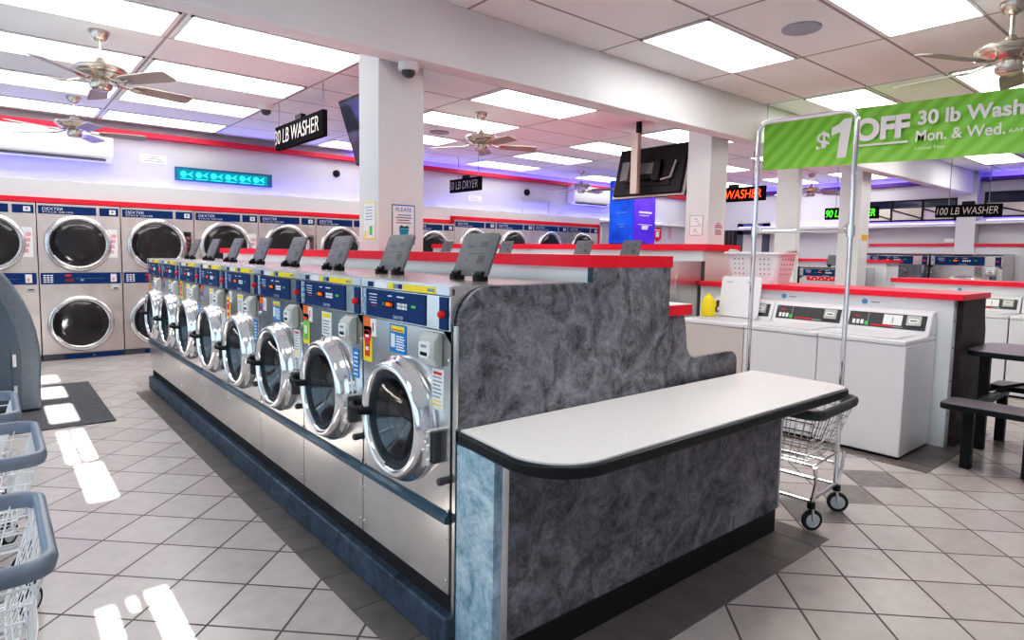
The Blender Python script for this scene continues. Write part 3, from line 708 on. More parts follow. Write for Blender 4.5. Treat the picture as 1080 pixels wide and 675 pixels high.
# paper note on the near console
m = MB(); d = Vector((.06, 0, .159)).normalized(); n = Vector((-d.z, 0, d.x)); c0 = Vector((.44, 0, .841))
def ptt(y, s, e): return c0+d*s+Vector((0, y, 0))+n*e
m.face([ptt(-.11, .06, .0075), ptt(.02, .06, .0075), ptt(.02, .14, .0075), ptt(-.11, .14, .0075)], M_OFFW); m.face([ptt(-.05, .075, .0085), ptt(-.042, .075, .0085), ptt(-.042, .12, .0085), ptt(-.05, .12, .0085)], M_INK)
m.build('paper_note', tw, world=False)
tw3 = make_toploader(M_APPB); tw3.location = (W1X, W1Y+.604*2.5, 0); tag(tw3, 'beige fronted top load washer with its white lid standing open', 'washer', 'top load washers in the middle row')
for ch in list(tw3.children):
    if ch.name.startswith('lid'): bpy.data.objects.remove(ch)
m = MB(); m.box(.03, .43, -.23, .23, .8405, .843, mat('wash_opening', (.55, .55, .57), .4)); m.build('wash_opening', tw3, world=False)
m = MB(); T = Matrix.Rotation(math.radians(8), 3, 'Y')
P = rrect(-.195, .195, 0, .37, .03, 5)
A = m.ring([Vector((.41, 0, .848)) + T @ Vector((-.008, p[0], p[1])) for p in P]); B = m.ring([Vector((.41, 0, .848)) + T @ Vector((.008, p[0], p[1])) for p in P])
m.bridge(A, B, M_APPL); m.bm.faces.new(A[::-1]); m.bm.faces.new(B)
for y in (-.12, .08): 
    pts = [Vector((.41, 0, .848)) + T @ Vector((-.0095, yy, zz)) for yy, zz in ((y, .315), (y+.06, .315), (y+.06, .322), (y, .322))]; m.face(pts, M_INK)
m.build('open_lid', tw3, world=False, bevel=.003)
# low bulkhead behind them
lb = thing('low_bulkhead', 'low white bulkhead with red cap and plum end panel behind the top load washers', 'bulkhead', (5.75, 2.5, 0))
m = MB(); m.box(5.42, 6.05, 1.44, 3.575, 0, 1.105, M_PLUMB)
for z in (.25, .5, .75, .95): m.lathe([(.008, 0), (.008, .004)], (5.46, 1.44, z), (0, -1, 0), M_INK, 8, capb=True)
m.build('plumbing_wall', lb)
m = MB(); m.prism([(5.50, 0), (5.50, 1.105), (6.07, 1.105), (6.07, .98), (6.12, .85), (6.12, 0)], 'xz', 1.40, 1.437, M_PURP); m.build('end_panel', lb)
m = MB(); m.box(5.385, 6.09, 1.375, 3.575, 1.106, 1.15, M_RED); m.build('red_cap', lb, bevel=.003)
m = MB()
for y in (2.05, 2.72): m.lathe([(.022, 0), (.022, .004)], (5.42, y, 1.055), (-1, 0, 0), mat('blue_print', (.15, .35, .6), .5), 12, capb=True)
for y in (1.97, 2.64): m.box(5.416, 5.42, y-.03, y+.03, 1.05, 1.058, M_INK)
m.build('round_decal', lb)

# ------------------------------------------------------------------ second island around the second column
i2 = thing('machine_island', 'tall white bulkhead with red cap enclosing the second column', 'bulkhead', (5.8, 6, 0))
m = MB(); m.box(5.50, 5.735, 3.62, 8.6, 0, 1.45, M_PLUMB); m.box(6.065, 6.10, 3.62, 8.6, 0, 1.45, M_PLUMB); m.box(5.735, 6.065, 4.02, 8.6, 0, 1.45, M_PLUMB); m.box(5.735, 6.065, 3.62, 3.72, 0, 1.45, M_PLUMB)
m.build('plumbing_wall', i2)
m = MB(); m.box(5.50, 6.10, 3.60, 3.62, 0, 1.45, M_BEIGE); m.build('end_panel', i2)
m = MB(); m.box(5.47, 5.735, 3.58, 8.6, 1.451, 1.515, M_RED); m.box(6.065, 6.13, 3.58, 8.6, 1.451, 1.515, M_RED); m.box(5.735, 6.065, 4.02, 8.6, 1.451, 1.515, M_RED); m.box(5.735, 6.065, 3.58, 3.72, 1.451, 1.515, M_RED)
m.build('red_cap', i2)
m = MB(); m.box(4.85, 5.49, 3.62, 8.6, 0, .13, M_CURB); m.build('curb', i2)
m = MB(); m.box(4.90, 5.49, 3.595, 3.615, .13, 1.345, M_STEEL); m.prism(rrect(5.03, 5.22, .55, 1.22, .06, 4), 'xz', 3.588, 3.595, M_STEEL); m.box(5.46, 5.495, 3.585, 3.595, .13, 1.345, M_DGREY); m.build('steel_side_panel', i2)
for i in range(6):
    t = dup(plain, (4.84, 4.28+.69*i, .145), scale=(1, 1.04, 1.1), label='stainless washer at the second island showing only its open lid, ' + ['nearest the second column', 'second from the second column', 'third from the second column', 'third from the far end', 'second from the far end', 'at the far end'][i], group='front load washers at the second island')
    if i in (2, 4):
        for ch in list(t.children):
            if ch.name.startswith('dispenser_lid'):
                for g in list(ch.children): bpy.data.objects.remove(g)
                bpy.data.objects.remove(ch)
        t['label'] = 'stainless washer at the second island with closed lid, ' + ('third from the second column' if i == 2 else 'second from the far end')
bpy.data.objects.remove  # keep reference; source copy is placed in the far row below

# ------------------------------------------------------------------ right hand side: second white row, third island, far row
t = dup(tw, (8.02, 1.95, 0), label='white top load washer in the back right row, behind the picnic table', group='top load washers in the back right row')
t = dup(tw, (8.02, 2.56, 0), label='white top load washer in the back right row, hidden behind the plum end panel', group='top load washers in the back right row')
t = dup(tw, (8.02, 1.34, 0), label='white top load washer in the back right row at the photo edge', group='top load washers in the back right row')
b2 = thing('low_bulkhead', 'low white bulkhead with red cap in the back right row', 'bulkhead', (8.9, 1.5, 0))
m = MB(); m.box(8.64, 9.2, -.2, 2.93, 0, 1.115, M_PLUMB); m.build('plumbing_wall', b2)
m = MB(); m.box(8.60, 9.24, -.2, 2.97, 1.116, 1.165, M_RED); m.build('red_cap', b2)
m = MB()
for y in (1.62, 2.25): m.lathe([(.022, 0), (.022, .004)], (8.64, y, 1.06), (-1, 0, 0), mat('blue_print', (.15, .35, .6), .5), 12, capb=True)
m.build('round_decal', b2)
b3 = thing('machine_island', 'third island bulkhead with thin red cap, beyond the wire cart', 'bulkhead', (11.3, 5, 0))
m = MB(); m.box(11.22, 11.75, 3.95, 7.2, 0, 1.335, M_PLUMB); m.build('plumbing_wall', b3)
m = MB(); m.box(11.18, 11.80, 3.90, 7.2, 1.336, 1.38, M_RED); m.build('red_cap', b3)
m = MB(); m.box(10.52, 11.20, 4.08, 7.1, 0, .13, M_CURB); m.build('curb', b3)
t = dup(plain, (10.5, 4.56, .145), scale=(1, 1.42, 1.02), label='stainless washer with red front label, seen past the right pole of the cart', group='large washers at the third island')
m = MB(); m.box(-.004, .0, -.12, .24, .86, .922, M_REDP)
for k in range(8): m.box(-.006, -.004, -.10+.04*k, -.085+.04*k, .875+.02*(k % 2), .892+.02*(k % 2), M_OFFW)
m.build('red_label', t, world=False)
t = dup(plain, (10.5, 5.52, .145), scale=(1, 1.42, 1.02), label='stainless washer mostly hidden behind the narrow white column', group='large washers at the third island')
m = MB(); m.box(12.2, 12.85, 3.95, 4.1, 0, 1.30, M_MARB); tag(m.build('end_panel_board'), 'grey marbled panel behind the third island', 'panel')
big = []
for i, (y, lbl) in enumerate(((4.42, 'large stainless washer on the right wall, left of the two in view'), (3.34, 'large stainless washer on the right wall, right of the two in view'))):
    t = plain if i == 0 else dup(plain, (0, 0, 0))
    t.location = (13.02, y, .04); t.scale = (1.15, 1.62, 1.36); t['label'] = lbl; t['group'] = 'large washers on the right wall'; big.append(t)
    for ch in list(t.children):
        if ch.name.startswith('dispenser_lid'):
            for g in list(ch.children): bpy.data.objects.remove(g)
            bpy.data.objects.remove(ch)
    sticker(t, 'bluetag', -.25, .72); sticker(t, 'notice', -.12, .77)
m = MB(); m.box(13.77, 13.80, 2.0, 5.2, 1.655, 1.70, M_REDTRIM); m.box(13.80, 13.98, 2.0, 5.2, 0, 1.69, M_WALL); struct(m.build('trim_5'))
for o in [o for o in bpy.data.objects if o.get('group') in ('large washers on the right wall', 'large washers at the third island')]:
    for ch in list(o.children):
        if ch.name.startswith('instruction_strip'): bpy.data.objects.remove(ch)
# transom on the right wall
def transom(n, y0, y1, z0, z1):
    m = MB(); X = XR-.05
    m.box(X, XR, y0, y1, z0, z0+.03, M_BLACK); m.box(X, XR, y0, y1, z1-.03, z1, M_BLACK)
    k = max(2, int((y1-y0)/.55))
    for i in range(k+1): y = y0+(y1-y0-.03)*i/k; m.box(X, XR, y, y+.03, z0, z1, M_BLACK)
    o = struct(m.build('window_%d' % n))
    m = MB(); m.box(X+.02, X+.03, y0, y1, z0+.26, z1, mat('night_blue_pane', (.008, .012, .05), .1)); m.box(X+.02, X+.03, y0, y1, z0, z0+.26, mat('cream_pane', (.55, .50, .42), .4, noise=.15, nscale=3))
    m.build('pane', o)
    m = MB()
    for i in range(k): y = y0+(y1-y0)*i/k; m.tube([(X+.005, y, z0+.05), (X+.005, y+(y1-y0)/k, z0+.24)], .012, M_BLACK, 6)
    m.build('brace', o)
transom(4, 3.78, 5.45, 2.14, 2.56); transom(5, 1.2, 3.36, 2.18, 2.64)
# door and dark window on the right wall
dr = MB(); dr.box(XR-.06, XR, 7.45, 7.60, 0, 2.18, mat('slate_door_paint', (.10, .11, .14), .5)); dr.box(XR-.06, XR, 8.10, 8.24, 0, 2.18, mat('slate_door_paint', (.10, .11, .14), .5)); dr.box(XR-.06, XR, 7.45, 8.24, 1.92, 2.18, mat('slate_door_paint', (.10, .11, .14), .5))
do = struct(dr.build('door_1'))
m = MB(); m.box(XR-.04, XR-.01, 7.60, 8.10, 0, 1.92, M_BEIGE); m.build('door_leaf', do)
m = MB(); m.box(XR-.04, XR, 8.28, 8.62, 1.25, 2.03, mat('dark_bronze', (.07, .06, .05), .3, noise=.4, nscale=8))
for i in range(3): m.box(XR-.05, XR-.04, 8.31+.1*i, 8.33+.1*i, 1.25, 2.03, M_BLACK)
struct(m.build('window_6'))

# ------------------------------------------------------------------ carts
def make_cart(wire, rim, rack, name_label, L=.78, W=.58):
    """local: long axis x, origin at floor centre"""
    t = thing('laundry_cart', name_label, 'cart')
    zt, zb = .62, .34
    x0, x1, y0, y1 = -L/2+.02, L/2-.02, -W/2+.02, W/2-.02
    tx, ty = .085, .075                       # taper
    m = MB(); r = .0026
    def P(u, v, s):                           # u,v in 0..1, s 0 bottom..1 top
        ax = x0+tx*(1-s); bx = x1-tx*(1-s); ay = y0+ty*(1-s); by = y1-ty*(1-s)
        return (ax+(bx-ax)*u, ay+(by-ay)*v, zb+(zt-zb)*s)
    nx, ny, nz = 13, 10, 6
    for i in range(nx+1):
        u = i/nx; m.tube([P(u, 0, 1), P(u, 0, 0), P(u, 1, 0), P(u, 1, 1)], r, wire, 4)
    for j in range(ny+1):
        v = j/ny; m.tube([P(0, v, 1), P(0, v, 0), P(1, v, 0), P(1, v, 1)], r, wire, 4)
    for k in range(nz+1):
        s_ = k/nz; m.tube([P(0, 0, s_), P(1, 0, s_), P(1, 1, s_), P(0, 1, s_)], r*1.3, wire, 4, closed=True)
    m.build('wire_basket', t, world=False)
    m = MB(); path = [(p[0], p[1], zt) for p in rrect(-L/2+.015, L/2-.015, -W/2+.015, W/2-.015, .06, 5)]
    m.sweep(path, [(.0, -.025), (.016, -.022), (.022, 0), (.018, .020), (.004, .026), (-.010, .018), (-.010, -.02)], rim); m.build('bumper_rim', t, world=False, ang=60)
    m = MB(); bx, by = L/2-.06, W/2-.12
    for sy in (-1, 1):
        m.tube([(-bx-.02, sy*(by+.03), zb), (-bx-.02, sy*by, .25), (-bx, sy*by, .135)], .011, wire if rack is None else M_CHROME, 8)
        m.tube([(bx+.02, sy*(by+.03), zb), (bx+.02, sy*by, .25), (bx, sy*by, .135)], .011, wire if rack is None else M_CHROME, 8)
        m.tube([(-bx, sy*by, .15), (bx, sy*by, .15)], .009, M_CHROME, 8); m.tube([(-bx, sy*by, .27), (bx, sy*by, .27)], .007, M_CHROME, 8)
    for sx in (-1, 1): m.tube([(sx*bx, -by, .16), (sx*bx, by, .16)], .010, M_CHROME, 8)
    m.tube([(-bx, -by, zb-.004), (bx, -by, zb-.004), (bx, by, zb-.004), (-bx, by, zb-.004)], .008, M_CHROME, 8, closed=True)
    m.build('frame', t, world=False)
    for sx in (-1, 1):
        for sy in (-1, 1):
            x, y = sx*bx, sy*by; a = .5 if sx*sy > 0 else .9
            dx, dy = math.cos(a), math.sin(a)
            m = MB(); m.cyl((x, y, .118), (x, y, .150), .020, M_BLACK, 12)
            for q in (-1, 1): m.tube([(x-dy*.017*q, y+dx*.017*q, .118), (x-dx*.008-dy*.017*q, y-dy*.008+dx*.017*q, .055)], .0075, M_ALU, 6)
            c = m.build('caster', t, world=False)
            m = MB(); cx, cy = x-dx*.008, y-dy*.008; ax = Vector((-dy, dx, 0))
            m.lathe([(.012, -.013), (.040, -.013), (.050, -.012), (.054, -.006), (.054, .006), (.050, .012), (.040, .013), (.012, .013)], (cx, cy, .054), ax, M_RUBBER, 24)
            m.lathe([(.002, -.0145), (.036, -.0145), (.038, -.012)], (cx, cy, .054), ax, M_PORC, 20); m.lathe([(.002, .0145), (.036, .0145), (.038, .012)], (cx, cy, .054), ax, M_PORC, 20)
            m.build('wheel', c, world=False)
    if rack:
        h, R_, off = rack; m = MB(); cr = .055
        pts = [(-R_, off, .15), (-R_, off, h-cr)] + [(-R_+cr-cr*math.cos(a), off, h-cr+cr*math.sin(a)) for a in [PI/2*i/6 for i in range(1, 7)]] + [(R_-cr+cr*math.sin(a), off, h-cr+cr*math.cos(a)) for a in [PI/2*i/6 for i in range(0, 7)]] + [(R_, off, .15)]
        m.tube(pts, .0125, M_CHROME, 12); m.build('hanging_rack', t, world=False)
        m = MB(); m.tube([(-R_, off, 1.545), (R_, off, 1.545)], .0105, M_CHROME, 10)
        for sx in (-1, 1):
            m.cyl((sx*R_, off, 1.515), (sx*R_, off, 1.575), .020, M_CHROME, 12); m.tube([(sx*(R_-.05), off, 1.545), (sx*R_, off, 1.60)], .009, M_CHROME, 8)
        m.build('cross_bar', t, world=False)
    return t
rc = make_cart(M_WIRE, M_DGREY, (2.18, .265, -.17), 'chrome wire cart with tall hanging rack, standing behind the right end of the folding counter', .66, .60)
rc.location = (3.355, 1.685, 0); rc.rotation_euler = (0, 0, PI/2+math.radians(4))
c1 = make_cart(M_WIREW, M_BUMP, None, 'white wire cart with slate bumper nearest the camera, at the bottom left corner')
c1['group'] = 'wire carts parked along the left side'
c1.location = (-.292, 2.11, 0)
c2 = dup(c1, (-.258, 3.08, 0), 0, 'white wire cart with slate bumper, second from the camera at the left edge'); c3 = dup(c1, (-.31, 3.83, 0), 0, 'white wire cart farthest of the three at the left edge, beside the grey cabinet')

# ------------------------------------------------------------------ grey rounded cabinet at the left edge
kk = thing('change_cabinet', 'rounded slate grey machine cabinet with a hinged door at the left edge, before the dryers', 'cabinet', (-.3, 6.7, 0))
def kprof(g):
    pts = [(-1.0, .02), (.285-g, .02), (.30-g, .42)]
    for i in range(1, 13):
        a = PI/2*i/12; pts.append((-.42+(.72-g)*math.cos(a), .42+(1.02-g)*math.sin(a)))
    pts.append((-1.0, 1.44-g))
    return pts
m = MB(); m.prism(kprof(0), 'xz', 6.50, 7.0, M_KIOSK2); m.build('shell', kk, bevel=.02, seg=3)
m = MB(); m.prism([(x, max(z, .05)) for x, z in kprof(.13)], 'xz', 6.485, 6.50, M_KIOSK); f = m.build('side_panel', kk)
m = MB(); m.prism(rrect(-.5, .10, .06, .55, .01, 2), 'xz', 6.470, 6.485, M_KIOSK); m.build('door', kk, bevel=.003)
m = MB(); m.box(.112, .135, 6.465, 6.485, .12, .24, M_ALU); m.box(.112, .135, 6.465, 6.485, .40, .50, M_ALU); m.build('hinge', kk)
# floor mat
m = MB(); P = [(-.4, 5.80), (.73, 5.80), (.73, 7.65), (-.4, 7.65)]
m.prism(P, 'xy', .001, .010, M_MAT); fm = tag(m.build('floor_mat', bevel=.003), 'charcoal rectangular floor mat on the tiles beside the grey cabinet', 'mat')

# ------------------------------------------------------------------ picnic table with benches
pt = thing('cafeteria_table', 'plum grey table with two attached benches on black legs at the right edge', 'table', (5.75, .9, 0))
def slab(name, x0, x1, y0, y1, z0, z1, r):
    m = MB(); m.prism(rrect(x0, x1, y0, y1, r, 5), 'xy', z1-.006, z1, M_TABLE); m.prism(rrect(x0-.004, x1+.004, y0-.004, y1+.004, r, 5), 'xy', z0, z1-.004, M_EDGE); return m.build(name, pt, bevel=.004)
slab('tabletop', 5.48, 6.22, -.25, 1.375, .705, .745, .12); slab('bench_seat', 4.86, 5.14, -.25, 1.335, .41, .45, .05); slab('bench_seat', 5.90, 6.18, -.25, 1.30, .41, .45, .05)
for x, y, z in ((5.02, 1.20, .41), (5.08, .88, .41), (6.02, 1.235, .41), (5.62, 1.27, .705), (6.02, -.1, .41), (5.62, -.1, .705), (5.08, -.1, .41)):
    m = MB(); m.box(x-.03, x+.03, y-.03, y+.03, 0, z, M_BLACK); m.build('leg', pt, bevel=.003)
m = MB(); m.tube([(5.62, 1.24, .45), (6.0, .5, .70)], .012, M_BLACK, 6); m.build('brace', pt)
m = MB(); m.box(5.05, 6.05, 1.20, 1.25, .37, .41, M_DGREY); m.build('cross_bar', pt)
m = MB(); m.box(5.05, 6.05, -.12, -.07, .37, .41, M_DGREY); m.build('brace', pt)

# ------------------------------------------------------------------ laundry basket and bottle
lbk = thing('laundry_basket', 'white plastic laundry basket with round holes on the red cap', 'basket', (5.62, 3.06, 1.151))
m = MB()
def brect(s_): g = .045*(1-s_); return [(p[0], p[1]) for p in rrect(-.19+g, .19-g, -.27+g, .27-g, .06, 5)]
zs_ = [0, .10, .17, .24, .285]; rings = [m.ring([(p[0], p[1], z) for p in brect(z/.285)]) for z in zs_]
for a, b in zip(rings, rings[1:]): m.bridge(a, b, M_BASK)
m.bm.faces.new(rings[0][::-1]); mbody = m
m = MB(); m.sweep([(p[0], p[1], .285) for p in brect(1)], [(-.004, -.012), (.028, -.012), (.028, .006), (-.004, .006)], M_BASK)
for y in (-1, 1): m.tube([(-.08, y*.29, .295), (-.05, y*.30, .305), (.05, y*.30, .305), (.08, y*.29, .295)], .012, M_PLATE, 8)
m.build('rim', lbk, world=False)
m = mbody
for i in range(4):
    for j in list(range(-4, -1))+list(range(2, 5)):
        z = .09+.045*i; g = .045*(1-z/.285); m.lathe([(.0065, 0), (.0065, .002)], (-.19+g-.001, j*.042, z), (-1, 0, 0), mat('shadow_hole', (.10, .11, .13), .8), 10, capb=True)
for i in range(4):
    for j in range(-2, 3):
        z = .09+.045*i; g = .045*(1-z/.285); m.lathe([(.0065, 0), (.0065, .002)], (j*.05, -.27+g-.001, z), (0, -1, 0), mat('shadow_hole', (.10, .11, .13), .8), 10, capb=True)
m.build('body', lbk, world=False, ang=60)
bt = thing('detergent_jug', 'yellow plastic detergent jug on the beige fronted washer', 'jug', (5.10, 3.275, .844))
m = MB(); sec = [(.0, .04, .05), (.015, .046, .058), (.11, .046, .058), (.155, .038, .046), (.185, .022, .022)]
rings = [m.ring([(x, y, z) for x, y in rrect(-a, a, -b, b, a*.6, 4)]) for z, a, b in sec]
for a, b in zip(rings, rings[1:]): m.bridge(a, b, M_YEL)
m.bm.faces.new(rings[0][::-1]); m.bm.faces.new(rings[-1]); m.build('body', bt, world=False, ang=60)
m = MB(); m.cyl((0, 0, .184), (0, 0, .208), .021, M_YEL, 16); m.build('cap', bt, world=False)
m = MB(); m.tube([(0, -.035, .160), (0, -.065, .145), (0, -.072, .11), (0, -.055, .06)], .010, M_YEL, 8); m.build('handle', bt, world=False)

# ------------------------------------------------------------------ ceiling fans
def make_fan():
    t = thing('ceiling_fan', '', 'fan')
    m = MB(); m.lathe([(.072, 0), (.072, -.012), (.055, -.055), (.03, -.075), (.014, -.08)], (0, 0, 0), (0, 0, 1), M_NICKEL, 28, capa=True, capb=True); m.build('canopy', t, world=False, ang=60)
    m = MB(); m.cyl((0, 0, -.075), (0, 0, -.25), .013, M_NICKEL, 14); m.lathe([(.014, -.195), (.022, -.20), (.045, -.24), (.05, -.255)], (0, 0, 0), (0, 0, 1), M_NICKEL, 24); m.build('downrod', t, world=False)
    m = MB(); m.lathe([(.04, -0.248), (.10, -0.252), (.165, -0.265), (.185, -0.285), (.180, -0.302), (.150, -0.315), (.155, -0.325), (.130, -0.340), (.09, -0.358), (.07, -0.365), (.068, -0.385), (.078, -0.390), (.075, -0.415), (.06, -0.432), (.02, -0.438)], (0, 0, 0), (0, 0, 1), M_NICKEL, 40, capb=True)
    m.build('motor_housing', t, world=False, ang=60)
    for k in range(5):
        a = 2*PI*k/5; Rz = Matrix.Rotation(a, 3, 'Z'); Rx = Matrix.Rotation(math.radians(-13), 3, 'X')
        m = MB(); P = [(.22, -.05), (.27, -.065), (.60, -.075), (.655, -.068), (.67, -.05), (.67, .05), (.655, .068), (.60, .075), (.27, .065), (.22, .05)]
        tr = lambda p, z: Rz @ (Rx @ Vector((p[0], p[1], z)) + Vector((0, 0, -.375)))
        A = m.ring([tr(p, -.004) for p in P]); B = m.ring([tr(p, .004) for p in P]); m.bridge(A, B, M_BLADE); m.bm.faces.new(A[::-1]); m.bm.faces.new(B)
        b = m.build('blade', t, world=False)
        m = MB(); pts = [Rz @ Vector(p) for p in ((.10, 0, -.355), (.15, .018, -.37), (.20, .012, -.382), (.27, 0, -.382))]; m.tube(pts, .010, M_NICKEL, 8)
        A = m.ring([tr(p, -.009) for p in ((.21, -.03), (.30, -.018), (.30, .018), (.21, .03))]); B = m.ring([tr(p, -.005) for p in ((.21, -.03), (.30, -.018), (.30, .018), (.21, .03))]); m.bridge(A, B, M_NICKEL); m.bm.faces.new(A[::-1])
        m.build('blade_iron', b, world=False)
    return t
f0 = make_fan()
fans = [((.70, 5.72), 14, 'nickel ceiling fan nearest the camera on the left side'), ((.77, 8.39), 64, 'nickel ceiling fan in front of the left air conditioner'), ((4.43, 5.92), -24, 'nickel ceiling fan just right of the near column'),
        ((8.87, 8.6), 79, 'small distant ceiling fan in front of the far air conditioner'), ((12.2, 5.7), 30, 'tiny distant ceiling fan between the far columns'), ((4.95, 1.12), 10, 'large near ceiling fan cut off by the top right corner')]
for i, ((x, y), a, lb_) in enumerate(fans):
    t = f0 if i == 0 else dup(f0, (0, 0, 0))
    t.location = (x, y, CEIL); t.rotation_euler = (0, 0, math.radians(a)); t['label'] = lb_; t['group'] = 'ceiling fans'

# ------------------------------------------------------------------ green banner
M_GREEN, nt, b = new_mat('green_banner_vinyl'); MATS['green'] = M_GREEN
tc = nt.nodes.new('ShaderNodeTexCoord'); w = nt.nodes.new('ShaderNodeTexWave'); w.bands_direction = 'DIAGONAL'; w.inputs['Scale'].default_value = 4; w.inputs['Distortion'].default_value = 1.5
mp = nt.nodes.new('ShaderNodeMapping'); mp.inputs['Rotation'].default_value = (0, 0, 0); nt.links.new(tc.outputs['Object'], mp.inputs['Vector']); nt.links.new(mp.outputs['Vector'], w.inputs['Vector'])
r = nt.nodes.new('ShaderNodeValToRGB'); r.color_ramp.elements[0].color = (.215, .545, .055, 1); r.color_ramp.elements[1].color = (.30, .66, .13, 1)
nt.links.new(w.outputs['Fac'], r.inputs['Fac']); nt.links.new(r.outputs['Color'], b.inputs['Base Color']); b.inputs['Roughness'].default_value = .5
BX = 6.3
bn = thing('hanging_banner', 'long green vinyl sale banner with white lettering hung from the ceiling', 'banner', (BX, 2, 2.3))
yL, yR = 3.47, .30
def bz(y, top): k = (yL-y)/(yL-1.32); return (2.825-.064*k) if top else (2.305-.053*k)
m = MB(); N = 16
def wob(i): return .012*math.sin(i*1.1)
T_ = m.ring([(BX+wob(i), yL+(yR-yL)*i/N, bz(yL+(yR-yL)*i/N, 1)) for i in range(N+1)]); B_ = m.ring([(BX+wob(i)*1.6, yL+(yR-yL)*i/N, bz(yL+(yR-yL)*i/N, 0)) for i in range(N+1)])
m.bridge(T_, B_, M_GREEN, closed=False); m.build('sheet', bn)
m = MB()
for y in (3.44, .4): m.cyl((BX, y, bz(y, 1)-.01), (BX, y, CEIL), .003, M_INK, 6)
m.build('hanging_wires', bn)
M_LET = mat('banner_lettering', (.78, .80, .80), .5)
def btext(nm, s, y0, y1, dz0, dz1, bold=.0, shear=0.):
    yc = (y0+y1)/2; o = text(nm, s, (BX-.028, yc, bz(yc, 0)+(dz0+dz1)/2), abs(y0-y1), dz1-dz0, '-x', M_LET, bn, bold=bold)
    me = o.data; sl = .055/2.15
    for v in me.vertices: v.co.z += (v.co.y+2-yc)*sl
    return o
btext('banner_text', '$', 2.905, 2.775, .11, .33, .02, .1)
m = MB(); zb = bz(2.665, 0)
m.face([(BX-.028, y, zb+dz) for y, dz in ((2.705, .065), (2.620, .068), (2.580, .43), (2.655, .43), (2.70, .385), (2.765, .36), (2.765, .285), (2.685, .31))], M_LET); m.build('banner_text', bn)
btext('banner_text', 'OFF', 2.555, 2.095, .20, .41, .045, .08)
btext('banner_text', '30 lb Wash', 2.035, 1.30, .295, .42, .03, .1)
btext('banner_text', 'Mon. & Wed.', 2.042, 1.41, .155, .25, .016, .1)
btext('banner_text', '6AM', 1.385, 1.27, .165, .195, .0, .1)
btext('banner_text', 'Limited Time', 2.044, 1.82, .085, .112, .0, .1)
m = MB(); z0 = bz(2.55, 0)+.155; z1 = bz(2.105, 0)+.155
m.face([(BX-.028, 2.552, z0), (BX-.028, 2.105, z1), (BX-.028, 2.105, z1+.018), (BX-.028, 2.552, z0+.018)], M_LET); m.build('underline', bn)

# ------------------------------------------------------------------ neon signs (all read from the -x side)
def neon(label, s, x, y0, y1, z0, z1, m_tube, rods, lit=True, edge=None):
    """y0 is the left end seen from the shop front"""
    t = thing('neon_sign', label, 'sign', (x, (y0+y1)/2, z0))
    m = MB(); m.box(x, x+.05, y1, y0, z0, z1, M_MATTE); m.build('back_box', t, bevel=.004)
    text('sign_lettering', s, (x-.018, (y0+y1)/2, (z0+z1)/2), abs(y0-y1)*.93, (z1-z0)*.60, '-x', m_tube, t, bold=.0, shear=.1)
    m = MB()
    for f in rods: y = y1+(y0-y1)*f; m.cyl((x+.03, y, z1-.01), (x+.03, y, CEIL), .006, M_INK, 6)
    m.box(x+.01, x+.06, (y0+y1)/2-.08, (y0+y1)/2+.08, z1, z1+.05, M_BLACK)
    m.build('hanger', t)
    return t
M_TUBE = mat('unlit_neon_tube', (.62, .57, .54), .3)
neon('black hanging sign with unlit white neon lettering, left of the near column', '30 LB WASHER', 2.5, 7.16, 5.87, 2.485, 2.735, M_TUBE, (.04, .97))
neon('small black hanging sign with unlit lettering, right of the near column', '50 LB DRYER', 6.2, 9.18, 8.30, 2.41, 2.63, mat('unlit_grey_tube', (.40, .38, .40), .3), (.1, .75))
neon('lit red neon sign partly hidden by the second column', '30 LB WASHER', 9.0, 5.98, 4.90, 2.25, 2.47, glow('red_neon', (1., .07, .02), 3.2), (.2, .8))
neon('lit green neon sign crossing behind the fourth column', '90 LB WASHER', 11.5, 5.11, 4.23, 2.075, 2.28, glow('green_neon', (.08, 1., .03), 2.6), (.2, .8))
neon('black hanging sign with unlit white lettering at the far right', '100 LB WASHER', 11.5, 3.40, 2.55, 2.06, 2.245, M_TUBE, (.2, .8))

# ------------------------------------------------------------------ televisions
M_BRK = mat('grey_bracket', (.17, .175, .185), .5, noise=.1)
tv = thing('television', 'flat television seen from behind on a pale ceiling pole, left of the second column', 'television', (6.32, 4.95, 2.1))
T = Matrix.Rotation(math.radians(-14), 3, 'Y').inverted()
c = Vector((6.31, 4.93, 2.42))
m = MB(); m.obox(c+T @ Vector((.02, 0, 0)), (.035, 1.10, .655), T, M_BLACK); m.build('screen', tv, bevel=.006)
m = MB(); m.obox(c+T @ Vector((-.02, 0, 0)), (.05, 1.02, .60), T, M_BLACK); m.obox(c+T @ Vector((-.0, 0, 0)), (.012, 1.10, .655), T, M_PLATE); m.obox(c+T @ Vector((-.03, 0, -.05)), (.06, .7, .32), T, M_BLACK); m.build('back_shell', tv, bevel=.008)
m = MB(); m.box(6.05, 6.11, 4.94, 5.04, 2.14, 2.86, mat('tan_pole_paint', (.62, .56, .47), .5)); m.cyl((6.12, 4.985, 2.82), (6.12, 4.985, CEIL), .035, M_BLACK, 14)
m.build('mount_pole', tv)
m = MB()
m.obox(c+T @ Vector((-.085, .08, -.03)), (.05, .52, .20), T, M_BRK); m.obox(c+T @ Vector((-.13, .28, -.03)), (.06, .12, .24), T, M_BRK); m.obox(c+T @ Vector((-.10, -.16, -.03)), (.03, .10, .26), T, M_BLACK)
m.obox(c+T @ Vector((-.085, .0, -.10)), (.06, .20, .06), T, M_BLACK); m.lathe([(.028, 0), (.028, .02)], c+T @ Vector((-.10, .18, -.03)), T @ Vector((-1, 0, 0)), M_BLACK, 14, capb=True)
m.tube([c+T @ Vector(p) for p in ((-.07, -.22, -.14), (-.075, -.36, -.12), (-.075, -.40, .08))], .014, M_ALU, 8)
